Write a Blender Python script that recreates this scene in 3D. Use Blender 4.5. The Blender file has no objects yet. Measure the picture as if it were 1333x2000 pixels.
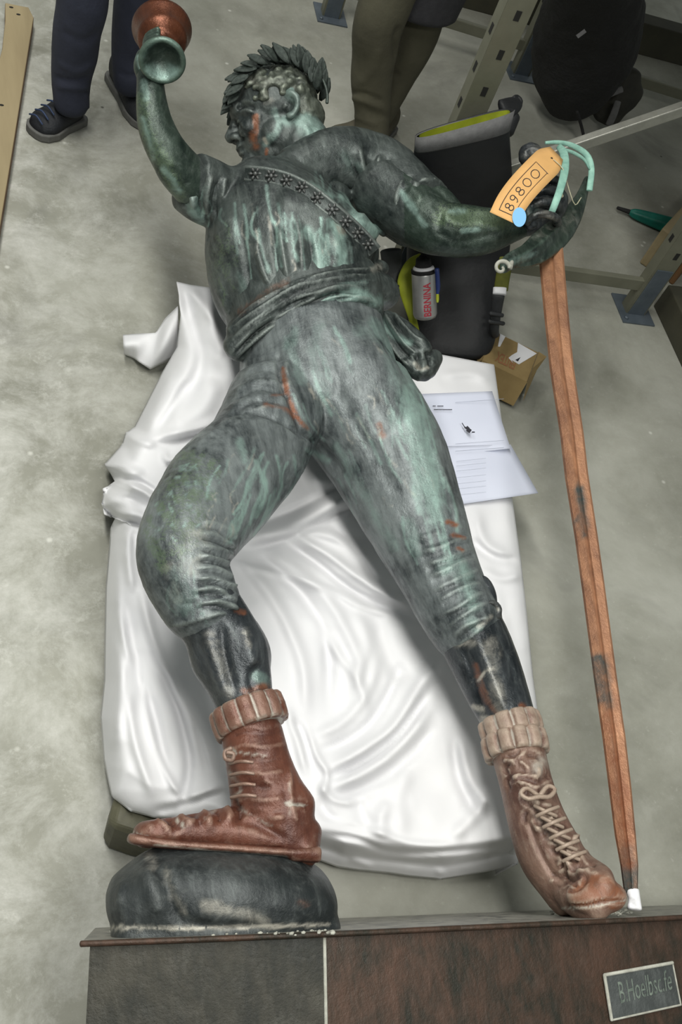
import bpy, bmesh, math, random
import numpy as np
from mathutils import Vector, Matrix

random.seed(4)
rng = np.random.RandomState(4)
SC = bpy.context.scene
COL = SC.collection

# ------------------------------------------------------------------ camera
IW, IH, F, CAMH = 1333.0, 2000.0, 2000.0, 2.0
_n = np.array([(-80 - IW / 2) / F, -(2500 - IH / 2) / F, -1.0]); _n /= np.linalg.norm(_n)
_Z = -_n
_Y = np.array([0, 1, 0.]) - _Z[1] * _Z; _Y /= np.linalg.norm(_Y)
_X = np.cross(_Y, _Z)
R = np.array([_X, _Y, _Z])                     # camera -> world
CAM = np.array([0, 0, CAMH])
cam = bpy.data.cameras.new('camera'); camo = bpy.data.objects.new('camera', cam); COL.objects.link(camo)
cam.sensor_fit = 'VERTICAL'; cam.sensor_height = 36; cam.sensor_width = 24; cam.lens = 36 * F / IH
cam.clip_start = 0.05; cam.clip_end = 60
M = Matrix([[*R[0], CAM[0]], [*R[1], CAM[1]], [*R[2], CAM[2]], [0, 0, 0, 1]])
camo.matrix_world = M
SC.camera = camo

# ------------------------------------------------------------------ world, lamps, exposure
W = bpy.data.worlds.new('hall_light'); SC.world = W; W.use_nodes = True
W.node_tree.nodes['Background'].inputs[0].default_value = (0.90, 0.96, 0.92, 1)
W.node_tree.nodes['Background'].inputs[1].default_value = 0.22


def tube_lamp(x, y, z, sx, sy, power, col=(1.0, 0.99, 0.94)):
    l = bpy.data.lights.new('fluorescent_lamp', 'AREA'); l.shape = 'RECTANGLE'; l.size = sx; l.size_y = sy
    l.energy = power; l.color = col
    o = bpy.data.objects.new('fluorescent_lamp', l); COL.objects.link(o); o.location = (x, y, z)
    return o


tube_lamp(0.55, -0.35, 3.1, 0.8, 0.6, 46)
tube_lamp(-0.4, 1.9, 3.9, 0.4, 3.2, 112)
tube_lamp(0.5, 4.6, 3.9, 0.35, 2.4, 24)
SC.view_settings.view_transform = 'Standard'; SC.view_settings.look = 'None'
SC.view_settings.exposure = 0.20; SC.view_settings.gamma = 1.0
SC.view_settings.use_curve_mapping = False


# ------------------------------------------------------------------ geometry helpers
def P(px, py, z=0.0):
    d = R @ np.array([(px - IW / 2) / F, -(py - IH / 2) / F, -1.])
    return CAM + d * ((z - CAMH) / d[2])


def depth(w): return float(-((np.asarray(w) - CAM) @ R)[2])
def mpp(w): return depth(w) / F
def cv(r, u, t): return R @ np.array([r, u, t], float)


def proj(V):
    c = (np.asarray(V) - CAM) @ R
    return np.stack([IW / 2 + F * c[..., 0] / -c[..., 2], IH / 2 - F * c[..., 1] / -c[..., 2]], -1)


def onplane(px, py, p0, n, off=0.0):
    d = R @ np.array([(px - IW / 2) / F, -(py - IH / 2) / F, -1.])
    n = np.asarray(n) / np.linalg.norm(n)
    return CAM + d * (((p0 - CAM) @ n) / (d @ n)) + n * off


def S(px, py, z, a, b=None):
    c = P(px, py, z); k = mpp(c)
    return (c, a * k, (a if b is None else b) * k)


def nrm(v): return v / (np.linalg.norm(v) + 1e-12)


def catmull(A, n):
    A = np.asarray(A, float)
    if n <= 1: return A
    Q = np.vstack([2 * A[0] - A[1], A, 2 * A[-1] - A[-2]]); out = []
    for i in range(1, len(Q) - 2):
        for k in range(n):
            t = k / n
            out.append(0.5 * ((2 * Q[i]) + (-Q[i - 1] + Q[i + 1]) * t + (2 * Q[i - 1] - 5 * Q[i] + 4 * Q[i + 1] - Q[i + 2]) * t * t
                              + (-Q[i - 1] + 3 * Q[i] - 3 * Q[i + 1] + Q[i + 2]) * t ** 3))
    out.append(Q[-2]); return np.array(out)


class MB:
    """collects vertices and faces"""
    def __init__(s): s.v = []; s.f = []
    def add(s, V, Fc):
        o = len(s.v); s.v.extend([tuple(map(float, p)) for p in V]); s.f.extend([tuple(i + o for i in f) for f in Fc]); return s

    def rings(s, rings, cap=True, closed=False):
        n = len(rings[0]); V = [p for r in rings for p in r]; Fc = []
        m = len(rings)
        for i in range(m if closed else m - 1):
            j2 = (i + 1) % m
            for k in range(n):
                k2 = (k + 1) % n
                Fc.append((i * n + k, i * n + k2, j2 * n + k2, j2 * n + k))
        if cap and not closed:
            Fc.append(tuple(reversed(range(n)))); Fc.append(tuple((m - 1) * n + k for k in range(n)))
        return s.add(V, Fc)

    def loft(s, secs, seg=4, n=20, rnd=0.7, ref=None, ex=2.0, cap=True):
        A = np.array([[*c, a, b] for c, a, b in secs]); A = catmull(A, seg)
        C = A[:, :3]; T = np.gradient(C, axis=0)
        rs = []
        th = np.linspace(0, 2 * np.pi, n, endpoint=False)
        cs = np.sign(np.cos(th)) * np.abs(np.cos(th)) ** (2 / ex); sn = np.sign(np.sin(th)) * np.abs(np.sin(th)) ** (2 / ex)
        fr = []
        for i in range(len(C)):
            t = nrm(T[i]); v = nrm(CAM - C[i]) if ref is None else np.asarray(ref, float)
            w = np.cross(t, v); w = nrm(w) if np.linalg.norm(w) > 1e-3 else fr[-1][1]
            fr.append((t, w, np.cross(w, t)))

        def ring(c, w, nn, a, b): return [c + w * a * x + nn * b * y for x, y in zip(cs, sn)]
        if rnd:
            t, w, nn = fr[0]; a, b = A[0, 3:]; r = min(a, b) * rnd
            for q in (80, 55, 28): rs.append(ring(C[0] - t * r * math.sin(math.radians(q)), w, nn, a * math.cos(math.radians(q)), b * math.cos(math.radians(q))))
        for i in range(len(C)): rs.append(ring(C[i], fr[i][1], fr[i][2], max(A[i, 3], 1e-4), max(A[i, 4], 1e-4)))
        if rnd:
            t, w, nn = fr[-1]; a, b = A[-1, 3:]; r = min(a, b) * rnd
            for q in (28, 55, 80): rs.append(ring(C[-1] + t * r * math.sin(math.radians(q)), w, nn, a * math.cos(math.radians(q)), b * math.cos(math.radians(q))))
        return s.rings(rs, cap)

    def ell(s, c, ax, nu=20, nv=12):
        """ellipsoid; ax = 3 world vectors (semi-axes)"""
        ax = [np.asarray(a) for a in ax]; rs = []
        for j in range(1, nv):
            ph = math.pi * j / nv - math.pi / 2
            rs.append([c + math.cos(ph) * (math.cos(t) * ax[0] + math.sin(t) * ax[1]) + math.sin(ph) * ax[2]
                       for t in np.linspace(0, 2 * math.pi, nu, endpoint=False)])
        return s.rings(rs)

    def tube(s, pts, r, seg=3, n=8):
        pts = np.asarray(pts, float); rr = np.full(len(pts), r) if np.isscalar(r) else np.asarray(r)
        return s.loft([(p, q, q) for p, q in zip(pts, rr)], seg=seg, n=n, rnd=0.6)

    def box(s, c, ax):
        """ax: 3 half-extent vectors"""
        a, b, d = [np.asarray(x, float) for x in ax]; c = np.asarray(c, float)
        V = [c + i * a + j * b + k * d for k in (-1, 1) for j in (-1, 1) for i in (-1, 1)]
        return s.add(V, [(0, 2, 3, 1), (4, 5, 7, 6), (0, 1, 5, 4), (2, 6, 7, 3), (0, 4, 6, 2), (1, 3, 7, 5)])

    def prism(s, poly, d):
        """poly: list of 3D points; extruded by vector d"""
        n = len(poly); d = np.asarray(d, float); V = [np.asarray(p) for p in poly] + [np.asarray(p) + d for p in poly]
        return s.add(V, [tuple(range(n))[::-1], tuple(range(n, 2 * n))] + [(i, (i + 1) % n, n + (i + 1) % n, n + i) for i in range(n)])

    def grid(s, G):
        h, w = G.shape[:2]
        return s.add(G.reshape(-1, 3), [(i * w + j, i * w + j + 1, (i + 1) * w + j + 1, (i + 1) * w + j) for i in range(h - 1) for j in range(w - 1)])


def mkobj(name, V, Fc, mat, parent=None, smooth=True, origin=None, paint=None):
    V = np.asarray(V, float)
    if parent is not None: o0 = np.array(parent['_w'])
    elif origin is not None: o0 = np.asarray(origin, float)
    else: o0 = np.array([*V[:, :2].mean(0), V[:, 2].min()])
    me = bpy.data.meshes.new(name); me.from_pydata((V - o0).tolist(), [], [tuple(f) for f in Fc]); me.update()
    bm = bmesh.new(); bm.from_mesh(me); bmesh.ops.recalc_face_normals(bm, faces=bm.faces); bm.to_mesh(me); bm.free()
    if smooth: me.shade_smooth()
    if paint is None and mat.get('bronze'): paint = np.zeros((len(V), 4))
    if paint is not None:
        at = me.attributes.new('paint', 'FLOAT_COLOR', 'POINT'); at.data.foreach_set('color', np.clip(paint, 0, 1).astype(np.float32).ravel())
    me.materials.append(mat)
    o = bpy.data.objects.new(name, me); COL.objects.link(o)
    if parent is not None: o.parent = parent
    else: o.location = o0
    o['_w'] = [float(x) for x in o0] if parent is None else list(parent['_w'])
    return o


def mk(name, mb, mat, parent=None, smooth=True, bevel=0, **k):
    o = mkobj(name, mb.v, mb.f, mat, parent, smooth, **k)
    if bevel:
        m = o.modifiers.new('bevel', 'BEVEL'); m.width = bevel; m.segments = 2; m.limit_method = 'ANGLE'; m.angle_limit = 0.6
    return o


def tag(o, label, cat, group=None, kind=None):
    if label: o['label'] = label
    if cat: o['category'] = cat; o['kind'] = 'thing'
    if group: o['group'] = group
    if kind: o['kind'] = kind
    return o


def thing(name, w, label, cat, group=None):
    o = bpy.data.objects.new(name, None); COL.objects.link(o); o.location = w; o['_w'] = [float(x) for x in w]
    o.empty_display_size = 0.05
    return tag(o, label, cat, group)


def meshify(mb, voxel, it=6, fac=0.5):
    me = bpy.data.meshes.new('tmp'); me.from_pydata(mb.v, [], mb.f); me.update()
    bm = bmesh.new(); bm.from_mesh(me); bmesh.ops.recalc_face_normals(bm, faces=bm.faces); bm.to_mesh(me); bm.free()
    o = bpy.data.objects.new('tmp', me); COL.objects.link(o)
    m = o.modifiers.new('r', 'REMESH'); m.mode = 'VOXEL'; m.voxel_size = voxel
    if it:
        m = o.modifiers.new('s', 'SMOOTH'); m.factor = fac; m.iterations = it
    dg = bpy.context.evaluated_depsgraph_get(); dg.update()
    ev = o.evaluated_get(dg); m2 = ev.to_mesh()
    V = np.empty(len(m2.vertices) * 3); m2.vertices.foreach_get('co', V); V = V.reshape(-1, 3)
    N = np.empty(len(m2.vertices) * 3); m2.vertices.foreach_get('normal', N); N = N.reshape(-1, 3)
    Fc = [tuple(p.vertices) for p in m2.polygons]
    ev.to_mesh_clear(); bpy.data.objects.remove(o); bpy.data.meshes.remove(me)
    return V, Fc, N


def seg_dist(Q, pts):
    """distance of px points Q to a polyline, and the fraction along it"""
    pts = np.asarray(pts, float); best = np.full(len(Q), 1e9); tt = np.zeros(len(Q)); m = len(pts) - 1
    if m == 0: return np.linalg.norm(Q - pts[0], axis=1), tt
    for i in range(m):
        a, b = pts[i], pts[i + 1]; d = b - a; t = np.clip(((Q - a) @ d) / (d @ d + 1e-9), 0, 1)
        D = np.linalg.norm(Q - (a + t[:, None] * d), axis=1); k = D < best
        best[k] = D[k]; tt[k] = (i + t[k]) / m
    return best, tt


def facing(V, N, lo=0.0, hi=0.25):
    v = CAM - V; v /= np.linalg.norm(v, axis=1)[:, None]
    return np.clip(((v * N).sum(1) - lo) / (hi - lo), 0, 1)


def sculpt(V, N, strokes, scale=1.0):
    """strokes: (points_px, width_px, amplitude_mm); real relief pushed along the normals"""
    Q = proj(V); f = facing(V, N); D = np.zeros(len(V))
    for st in strokes:
        pts, w, am = st[:3]
        d, t = seg_dist(Q, catmull(pts, 4) if len(pts) > 2 else pts)
        k = np.exp(-(d / w) ** 2)
        if len(pts) > 1: k = k * np.clip(np.minimum(t, 1 - t) * 6 + 0.15, 0, 1)
        D += k * am * 0.001 * scale
    return V + N * (D * f)[:, None]


_perm = rng.rand(64, 64, 64)
def vnoise(X):
    X = np.asarray(X); i = np.floor(X).astype(int); f = X - i; f = f * f * (3 - 2 * f); r = 0
    for a in (0, 1):
        for b in (0, 1):
            for c in (0, 1):
                w = (f[:, 0] if a else 1 - f[:, 0]) * (f[:, 1] if b else 1 - f[:, 1]) * (f[:, 2] if c else 1 - f[:, 2])
                r = r + w * _perm[(i[:, 0] + a) % 64, (i[:, 1] + b) % 64, (i[:, 2] + c) % 64]
    return r * 2 - 1


def paintmap(V, strokes):
    """stains and bare metal, each with its own shape: (channel, points_px, width_px, strength)"""
    Q = proj(V); C = np.zeros((len(V), 4)); j = vnoise(V * 30) * 7 + vnoise(V * 90) * 4
    for ch, pts, w, s in strokes:
        d, _ = seg_dist(Q, catmull(pts, 3) if len(pts) > 2 else pts)
        C[:, ch] = np.maximum(C[:, ch], s * np.clip(1.4 - np.maximum(d + j * min(1, w / 20), 0) / w, 0, 1))
    return C


# ------------------------------------------------------------------ materials
def node(nt, t, **k):
    n = nt.nodes.new(t)
    for a, b in k.items(): setattr(n, a, b)
    return n


def base_mat(name, rough=0.6, metal=0.0, spec=0.5):
    m = bpy.data.materials.new(name); m.use_nodes = True; nt = m.node_tree; b = nt.nodes['Principled BSDF']
    b.inputs['Roughness'].default_value = rough; b.inputs['Metallic'].default_value = metal
    b.inputs['Specular IOR Level'].default_value = spec
    return m, nt, b


def noise(nt, vec, scale, det=5, rough=0.55, dist=0.0):
    n = node(nt, 'ShaderNodeTexNoise'); n.inputs['Scale'].default_value = scale; n.inputs['Detail'].default_value = det
    n.inputs['Roughness'].default_value = rough; n.inputs['Distortion'].default_value = dist
    if vec is not None: nt.links.new(vec, n.inputs['Vector'])
    return n.outputs['Fac']


def ramp(nt, fac, stops):
    r = node(nt, 'ShaderNodeValToRGB'); e = r.color_ramp.elements
    e[0].position = stops[0][0]; e[0].color = (*stops[0][1], 1) if not np.isscalar(stops[0][1]) else (stops[0][1],) * 3 + (1,)
    e[1].position = stops[-1][0]; c = stops[-1][1]; e[1].color = (*c, 1) if not np.isscalar(c) else (c, c, c, 1)
    for p, c in stops[1:-1]:
        q = e.new(p); q.color = (*c, 1) if not np.isscalar(c) else (c, c, c, 1)
    nt.links.new(fac, r.inputs[0]); return r.outputs[0]


def mix(nt, fac, a, b, mode='MIX'):
    m = node(nt, 'ShaderNodeMix', data_type='RGBA', blend_type=mode)
    for s, v in ((m.inputs[0], fac), (m.inputs[6], a), (m.inputs[7], b)):
        if isinstance(v, (int, float)): s.default_value = v
        elif isinstance(v, tuple): s.default_value = (*v, 1)
        else: nt.links.new(v, s)
    return m.outputs[2]


def math_(nt, op, a, b=0.0, clamp=False):
    m = node(nt, 'ShaderNodeMath', operation=op); m.use_clamp = clamp
    for s, v in ((m.inputs[0], a), (m.inputs[1], b)):
        if isinstance(v, (int, float)): s.default_value = v
        else: nt.links.new(v, s)
    return m.outputs[0]


def coords(nt, rot=0.0, sc=(1, 1, 1)):
    t = node(nt, 'ShaderNodeTexCoord'); mp = node(nt, 'ShaderNodeMapping'); mp.inputs['Rotation'].default_value = (0, 0, rot)
    mp.inputs['Scale'].default_value = sc; nt.links.new(t.outputs['Object'], mp.inputs['Vector']); return mp.outputs['Vector']


def bump(nt, b, h, strength=0.3, dist=0.01):
    n = node(nt, 'ShaderNodeBump'); n.inputs['Strength'].default_value = strength; n.inputs['Distance'].default_value = dist
    nt.links.new(h, n.inputs['Height']); nt.links.new(n.outputs['Normal'], b.inputs['Normal'])


def plain(name, c1, c2=None, scale=12, rough=0.6, metal=0.0, bs=0.15, bd=0.004, spec=0.5, sc=(1, 1, 1), rot=0.0):
    m, nt, b = base_mat(name, rough, metal, spec); v = coords(nt, rot, sc)
    c2 = c2 or tuple(x * 0.7 for x in c1)
    f = noise(nt, v, scale, 5, 0.6); nt.links.new(ramp(nt, f, [(0.3, c2), (0.7, c1)]), b.inputs['Base Color'])
    if bs: bump(nt, b, noise(nt, v, scale * 6, 4), bs, bd)
    return m


def bronze(name, dark, mid, rust=0.0, verd=0.0, rough=0.42, metal=0.35, moss=0.0, along=0.16, pt=0.0, ptc=(0.5, 0.45, 0.38), vc=(0.28, 0.405, 0.36), wash=0.5):
    m, nt, b = base_mat(name, rough, metal); L = nt.links; m['bronze'] = 1
    v = coords(nt, along, (1, 0.14, 1)); v2 = coords(nt, 0.3)
    f1 = noise(nt, v2, 7, 7, 0.68, 0.4)
    st = noise(nt, v, 24, 7, 0.66, 0.5); st2 = noise(nt, v, 75, 6, 0.62, 0.2); spk = noise(nt, v2, 170, 4, 0.7); mid_ = noise(nt, v2, 32, 6, 0.7, 0.6)
    k = math_(nt, 'ADD', math_(nt, 'MULTIPLY', f1, 0.45), math_(nt, 'ADD', math_(nt, 'MULTIPLY', st, 0.30), math_(nt, 'MULTIPLY', st2, 0.25)))
    col = ramp(nt, k, [(0.41, dark), (0.58, mid)])
    at = node(nt, 'ShaderNodeAttribute', attribute_name='paint'); sp = node(nt, 'ShaderNodeSeparateColor'); L.new(at.outputs['Color'], sp.inputs[0])
    col = mix(nt, math_(nt, 'MULTIPLY', ramp(nt, mid_, [(0.54, 0.0), (0.72, 1.0)]), 0.35 * wash), col, (0.22, 0.24, 0.225))
    col = mix(nt, math_(nt, 'MULTIPLY', ramp(nt, st2, [(0.55, 0.0), (0.68, 1.0)]), 0.28 * wash), col, (0.20, 0.23, 0.22))

    def fac(ch, s, lo, hi, basev=0.0):
        c_ = math_(nt, 'ADD', ch, basev, True)
        s_ = math_(nt, 'ADD', math_(nt, 'MULTIPLY', c_, 0.26), s)
        return math_(nt, 'MULTIPLY', ramp(nt, s_, [(lo, 0.0), (hi, 1.0)]), c_)
    stm = math_(nt, 'ADD', math_(nt, 'MULTIPLY', st, 0.6), math_(nt, 'MULTIPLY', mid_, 0.4))
    col = mix(nt, math_(nt, 'MULTIPLY', fac(sp.outputs[2], spk, 0.60, 0.72, moss), 0.62), col, (0.115, 0.165, 0.095))
    col = mix(nt, math_(nt, 'MULTIPLY', fac(sp.outputs[0], stm, 0.52, 0.80, verd), 0.95), col, vc)
    col = mix(nt, math_(nt, 'MULTIPLY', fac(sp.outputs[1], mid_, 0.50, 0.80, rust), 0.9), col, (0.22, 0.082, 0.038))
    col = mix(nt, math_(nt, 'MULTIPLY', fac(at.outputs['Alpha'], mid_, 0.48, 0.76), 0.9), col, (0.46, 0.44, 0.38))
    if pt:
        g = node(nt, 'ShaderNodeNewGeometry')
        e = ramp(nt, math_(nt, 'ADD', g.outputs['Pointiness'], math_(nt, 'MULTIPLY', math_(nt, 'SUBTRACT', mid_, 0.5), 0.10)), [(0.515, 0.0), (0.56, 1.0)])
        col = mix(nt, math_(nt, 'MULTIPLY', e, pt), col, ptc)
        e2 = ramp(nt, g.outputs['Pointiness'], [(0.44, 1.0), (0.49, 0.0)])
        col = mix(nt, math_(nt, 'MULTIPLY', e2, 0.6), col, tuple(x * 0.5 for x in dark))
    L.new(col, b.inputs['Base Color'])
    L.new(math_(nt, 'ADD', math_(nt, 'MULTIPLY', mid_, 0.5), rough - 0.25), b.inputs['Roughness'])
    bump(nt, b, math_(nt, 'ADD', math_(nt, 'MULTIPLY', st2, 0.7), math_(nt, 'ADD', spk, mid_)), 0.4, 0.0025)
    return m


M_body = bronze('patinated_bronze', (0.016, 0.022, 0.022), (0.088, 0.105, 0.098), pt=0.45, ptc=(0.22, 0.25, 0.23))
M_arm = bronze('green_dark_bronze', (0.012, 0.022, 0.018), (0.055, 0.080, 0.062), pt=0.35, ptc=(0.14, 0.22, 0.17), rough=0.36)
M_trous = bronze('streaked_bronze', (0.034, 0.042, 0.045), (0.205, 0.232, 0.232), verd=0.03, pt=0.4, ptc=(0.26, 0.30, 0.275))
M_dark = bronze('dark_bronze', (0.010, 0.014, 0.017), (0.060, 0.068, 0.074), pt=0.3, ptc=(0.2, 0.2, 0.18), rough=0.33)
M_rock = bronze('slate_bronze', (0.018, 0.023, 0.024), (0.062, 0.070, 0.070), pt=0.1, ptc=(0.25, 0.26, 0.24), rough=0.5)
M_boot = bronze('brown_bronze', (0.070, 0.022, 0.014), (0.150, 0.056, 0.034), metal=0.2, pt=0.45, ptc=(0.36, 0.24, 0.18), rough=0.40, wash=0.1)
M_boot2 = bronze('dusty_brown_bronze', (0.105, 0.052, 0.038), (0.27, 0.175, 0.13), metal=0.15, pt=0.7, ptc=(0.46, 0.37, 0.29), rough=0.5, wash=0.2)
M_basem = bronze('brown_sheet_copper', (0.016, 0.015, 0.009), (0.070, 0.036, 0.022), metal=0.30, rough=0.55, wash=0.1)
M_based = bronze('dark_sheet_copper', (0.010, 0.011, 0.007), (0.034, 0.031, 0.021), metal=0.30, rough=0.55, wash=0.1)
M_copper = bronze('bare_copper', (0.19, 0.088, 0.050), (0.41, 0.205, 0.110), metal=0.35, rough=0.45, pt=0.0, vc=(0.045, 0.065, 0.065), wash=0.0, along=0.35)
M_cup = bronze('turned_copper', (0.070, 0.022, 0.011), (0.15, 0.050, 0.024), metal=0.6, rough=0.33, wash=0.0)
M_wreath = bronze('leaf_bronze', (0.014, 0.020, 0.018), (0.060, 0.078, 0.066), pt=0.0)
M_hair = bronze('curl_bronze', (0.022, 0.030, 0.024), (0.13, 0.145, 0.115), pt=0.6, ptc=(0.27, 0.30, 0.24), verd=0.1)
M_verd = plain('verdigris_cord', (0.36, 0.62, 0.51), (0.20, 0.40, 0.33), 40, 0.6, 0.1)
M_dust = plain('pale_dust', (0.46, 0.46, 0.40), (0.26, 0.26, 0.22), 60, 0.9)
M_dark_plain = plain('deep_dark_bronze', (0.03, 0.035, 0.035), None, 20, 0.5)  # near-black bronze tone, not assigned to any part

m, nt, b = base_mat('poured_concrete', 0.75, 0, 0.35)
v = coords(nt)
c = ramp(nt, noise(nt, v, 1.3, 8, 0.62, 0.3), [(0.33, (0.175, 0.175, 0.142)), (0.5, (0.29, 0.29, 0.245)), (0.66, (0.40, 0.40, 0.35))])
# pale cement mottling, weighted left to paint in the brighter light there
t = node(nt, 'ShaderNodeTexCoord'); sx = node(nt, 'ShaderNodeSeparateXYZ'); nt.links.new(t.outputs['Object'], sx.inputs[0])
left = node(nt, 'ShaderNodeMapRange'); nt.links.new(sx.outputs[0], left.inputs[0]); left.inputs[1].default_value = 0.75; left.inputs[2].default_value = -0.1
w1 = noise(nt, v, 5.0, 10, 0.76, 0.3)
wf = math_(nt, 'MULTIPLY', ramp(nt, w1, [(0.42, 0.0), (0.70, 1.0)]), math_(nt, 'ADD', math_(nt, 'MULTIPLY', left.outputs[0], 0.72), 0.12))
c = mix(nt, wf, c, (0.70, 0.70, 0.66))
c = mix(nt, math_(nt, 'MULTIPLY', ramp(nt, noise(nt, v, 45, 6, 0.7), [(0.60, 0.0), (0.74, 1.0)]), 0.22), c, (0.66, 0.66, 0.6))
c = mix(nt, math_(nt, 'MULTIPLY', ramp(nt, noise(nt, v, 2.1, 4, 0.6, 1.5), [(0.56, 0.0), (0.7, 1.0)]), 0.30), c, (0.13, 0.13, 0.115))
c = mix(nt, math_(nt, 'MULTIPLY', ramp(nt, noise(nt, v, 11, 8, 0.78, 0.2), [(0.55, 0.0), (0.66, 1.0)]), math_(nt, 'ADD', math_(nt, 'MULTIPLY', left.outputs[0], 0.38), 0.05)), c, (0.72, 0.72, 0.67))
vo = node(nt, 'ShaderNodeTexVoronoi'); vo.inputs['Scale'].default_value = 7; nt.links.new(v, vo.inputs['Vector'])
c = mix(nt, math_(nt, 'MULTIPLY', ramp(nt, vo.outputs['Distance'], [(0.02, 1.0), (0.06, 0.0)]), 0.55), c, (0.72, 0.72, 0.66))
vo = node(nt, 'ShaderNodeTexVoronoi'); vo.inputs['Scale'].default_value = 3.1; nt.links.new(v, vo.inputs['Vector'])
c = mix(nt, math_(nt, 'MULTIPLY', ramp(nt, vo.outputs['Distance'], [(0.012, 1.0), (0.022, 0.0)]), 0.8), c, (0.05, 0.05, 0.04))
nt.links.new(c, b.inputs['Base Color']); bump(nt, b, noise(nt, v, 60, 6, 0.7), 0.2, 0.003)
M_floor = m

m, nt, b = base_mat('white_satin', 0.6, 0, 0.3); v = coords(nt)
nt.links.new(ramp(nt, noise(nt, v, 3, 3), [(0.3, (0.68, 0.68, 0.70)), (0.7, (0.76, 0.76, 0.77))]), b.inputs['Base Color'])
b.inputs['Sheen Weight'].default_value = 0.15; bump(nt, b, noise(nt, v, 14, 4, 0.5), 0.12, 0.01); M_sheet = m

M_wood = plain('pale_planed_wood', (0.36, 0.29, 0.165), (0.25, 0.195, 0.105), 9, 0.65, sc=(1, 0.12, 1), rot=0.07)
M_woodedge = plain('brown_wood_edge', (0.17, 0.085, 0.03), (0.10, 0.05, 0.02), 9, 0.7)
M_oldwood = plain('weathered_wood', (0.22, 0.18, 0.10), (0.09, 0.075, 0.045), 12, 0.8, sc=(0.25, 1, 1))
M_graywood = plain('grey_green_painted_wood', (0.13, 0.125, 0.075), (0.05, 0.048, 0.03), 14, 0.6)
M_steel = plain('olive_grey_steel', (0.20, 0.20, 0.15), (0.15, 0.15, 0.11), 8, 0.45, 0.3)
M_blue = plain('blue_grey_steel', (0.12, 0.145, 0.17), (0.08, 0.10, 0.12), 14, 0.45, 0.3)
M_pipe = plain('pale_steel_brace', (0.34, 0.34, 0.30), (0.24, 0.24, 0.21), 18, 0.4, 0.4)
M_hole = plain('slot_dark', (0.012, 0.012, 0.01), None, 10, 0.9, bs=0)
M_navy = plain('navy_trouser_cloth', (0.022, 0.026, 0.046), (0.012, 0.015, 0.028), 14, 0.85, bs=0.3)
M_khaki = plain('olive_trouser_cloth', (0.095, 0.090, 0.058), (0.066, 0.062, 0.040), 10, 0.9, bs=0.3)
M_jacket = plain('charcoal_jacket_cloth', (0.050, 0.050, 0.056), (0.035, 0.035, 0.040), 40, 0.95, bs=0.3)
M_shoe = plain('black_suede', (0.010, 0.012, 0.016), (0.004, 0.005, 0.008), 30, 0.7, bs=0.4)
M_sole = plain('grey_rubber_sole', (0.13, 0.13, 0.12), (0.09, 0.09, 0.085), 30, 0.7)
M_olshoe = plain('olive_suede', (0.085, 0.075, 0.045), (0.05, 0.045, 0.03), 30, 0.8)
M_pack = plain('black_ripstop', (0.012, 0.013, 0.015), (0.006, 0.007, 0.008), 5, 0.62, bs=0.2, bd=0.01)
M_packg = plain('grey_webbing', (0.12, 0.12, 0.12), (0.085, 0.085, 0.085), 60, 0.75)
M_yel = plain('acid_yellow_lining', (0.42, 0.47, 0.03), (0.26, 0.30, 0.02), 14, 0.6)
M_alu = plain('brushed_aluminium', (0.52, 0.52, 0.51), (0.42, 0.42, 0.41), 30, 0.35, 0.6, bs=0.05)
M_white = plain('white_plastic', (0.78, 0.78, 0.80), (0.7, 0.7, 0.72), 12, 0.4, bs=0)
M_red = plain('red_print', (0.42, 0.03, 0.05), (0.34, 0.02, 0.04), 80, 0.5, bs=0)
M_redbox = plain('faded_red_print', (0.30, 0.12, 0.055), (0.24, 0.12, 0.05), 80, 0.8, bs=0)
M_bluepen = plain('blue_plastic', (0.02, 0.04, 0.17), (0.015, 0.03, 0.12), 20, 0.35, bs=0)
M_card = plain('brown_cardboard', (0.29, 0.205, 0.085), (0.24, 0.165, 0.065), 22, 0.85, bs=0.1)
M_paper = plain('white_paper', (0.66, 0.69, 0.80), (0.60, 0.63, 0.75), 3, 0.8, bs=0)
M_ink = plain('black_ink', (0.02, 0.02, 0.03), None, 20, 0.7, bs=0)
M_inkl = plain('grey_ink', (0.42, 0.45, 0.55), None, 20, 0.7, bs=0)
M_tag = plain('orange_card', (0.80, 0.46, 0.17), (0.72, 0.41, 0.15), 18, 0.7, bs=0)
M_sticker = plain('light_blue_sticker', (0.22, 0.52, 0.88), None, 3, 0.6, bs=0)
M_sticker.node_tree.nodes['Color Ramp'].color_ramp.elements[0].color = (0.21, 0.50, 0.86, 1)
M_string = plain('cream_twine', (0.62, 0.60, 0.42), (0.45, 0.43, 0.30), 60, 0.8)
M_umb = plain('teal_umbrella_cloth', (0.0, 0.16, 0.115), (0.0, 0.08, 0.06), 16, 0.5)
M_black = plain('matt_black', (0.010, 0.010, 0.010), (0.006, 0.006, 0.006), 10, 0.8, bs=0.4, bd=0.02)
M_curb = plain('dark_olive_wood', (0.055, 0.052, 0.032), (0.035, 0.034, 0.022), 8, 0.75)


def textmesh(txt, size=1.0, bold=0.0):
    cu = bpy.data.curves.new('t', 'FONT'); cu.body = txt; cu.size = size; cu.resolution_u = 3; cu.offset = bold
    o = bpy.data.objects.new('t', cu); COL.objects.link(o); dg = bpy.context.evaluated_depsgraph_get(); dg.update()
    me = o.evaluated_get(dg).to_mesh(); V = np.array([v.co[:] for v in me.vertices]); Fc = [tuple(p.vertices) for p in me.polygons]
    o.evaluated_get(dg).to_mesh_clear(); bpy.data.objects.remove(o); bpy.data.curves.remove(cu)
    V[:, 0] -= V[:, 0].min(); V[:, 1] -= V[:, 1].min(); V[:, 0] /= V[:, 0].max(); V[:, 1] /= V[:, 1].max()
    return V[:, :2], Fc


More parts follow.
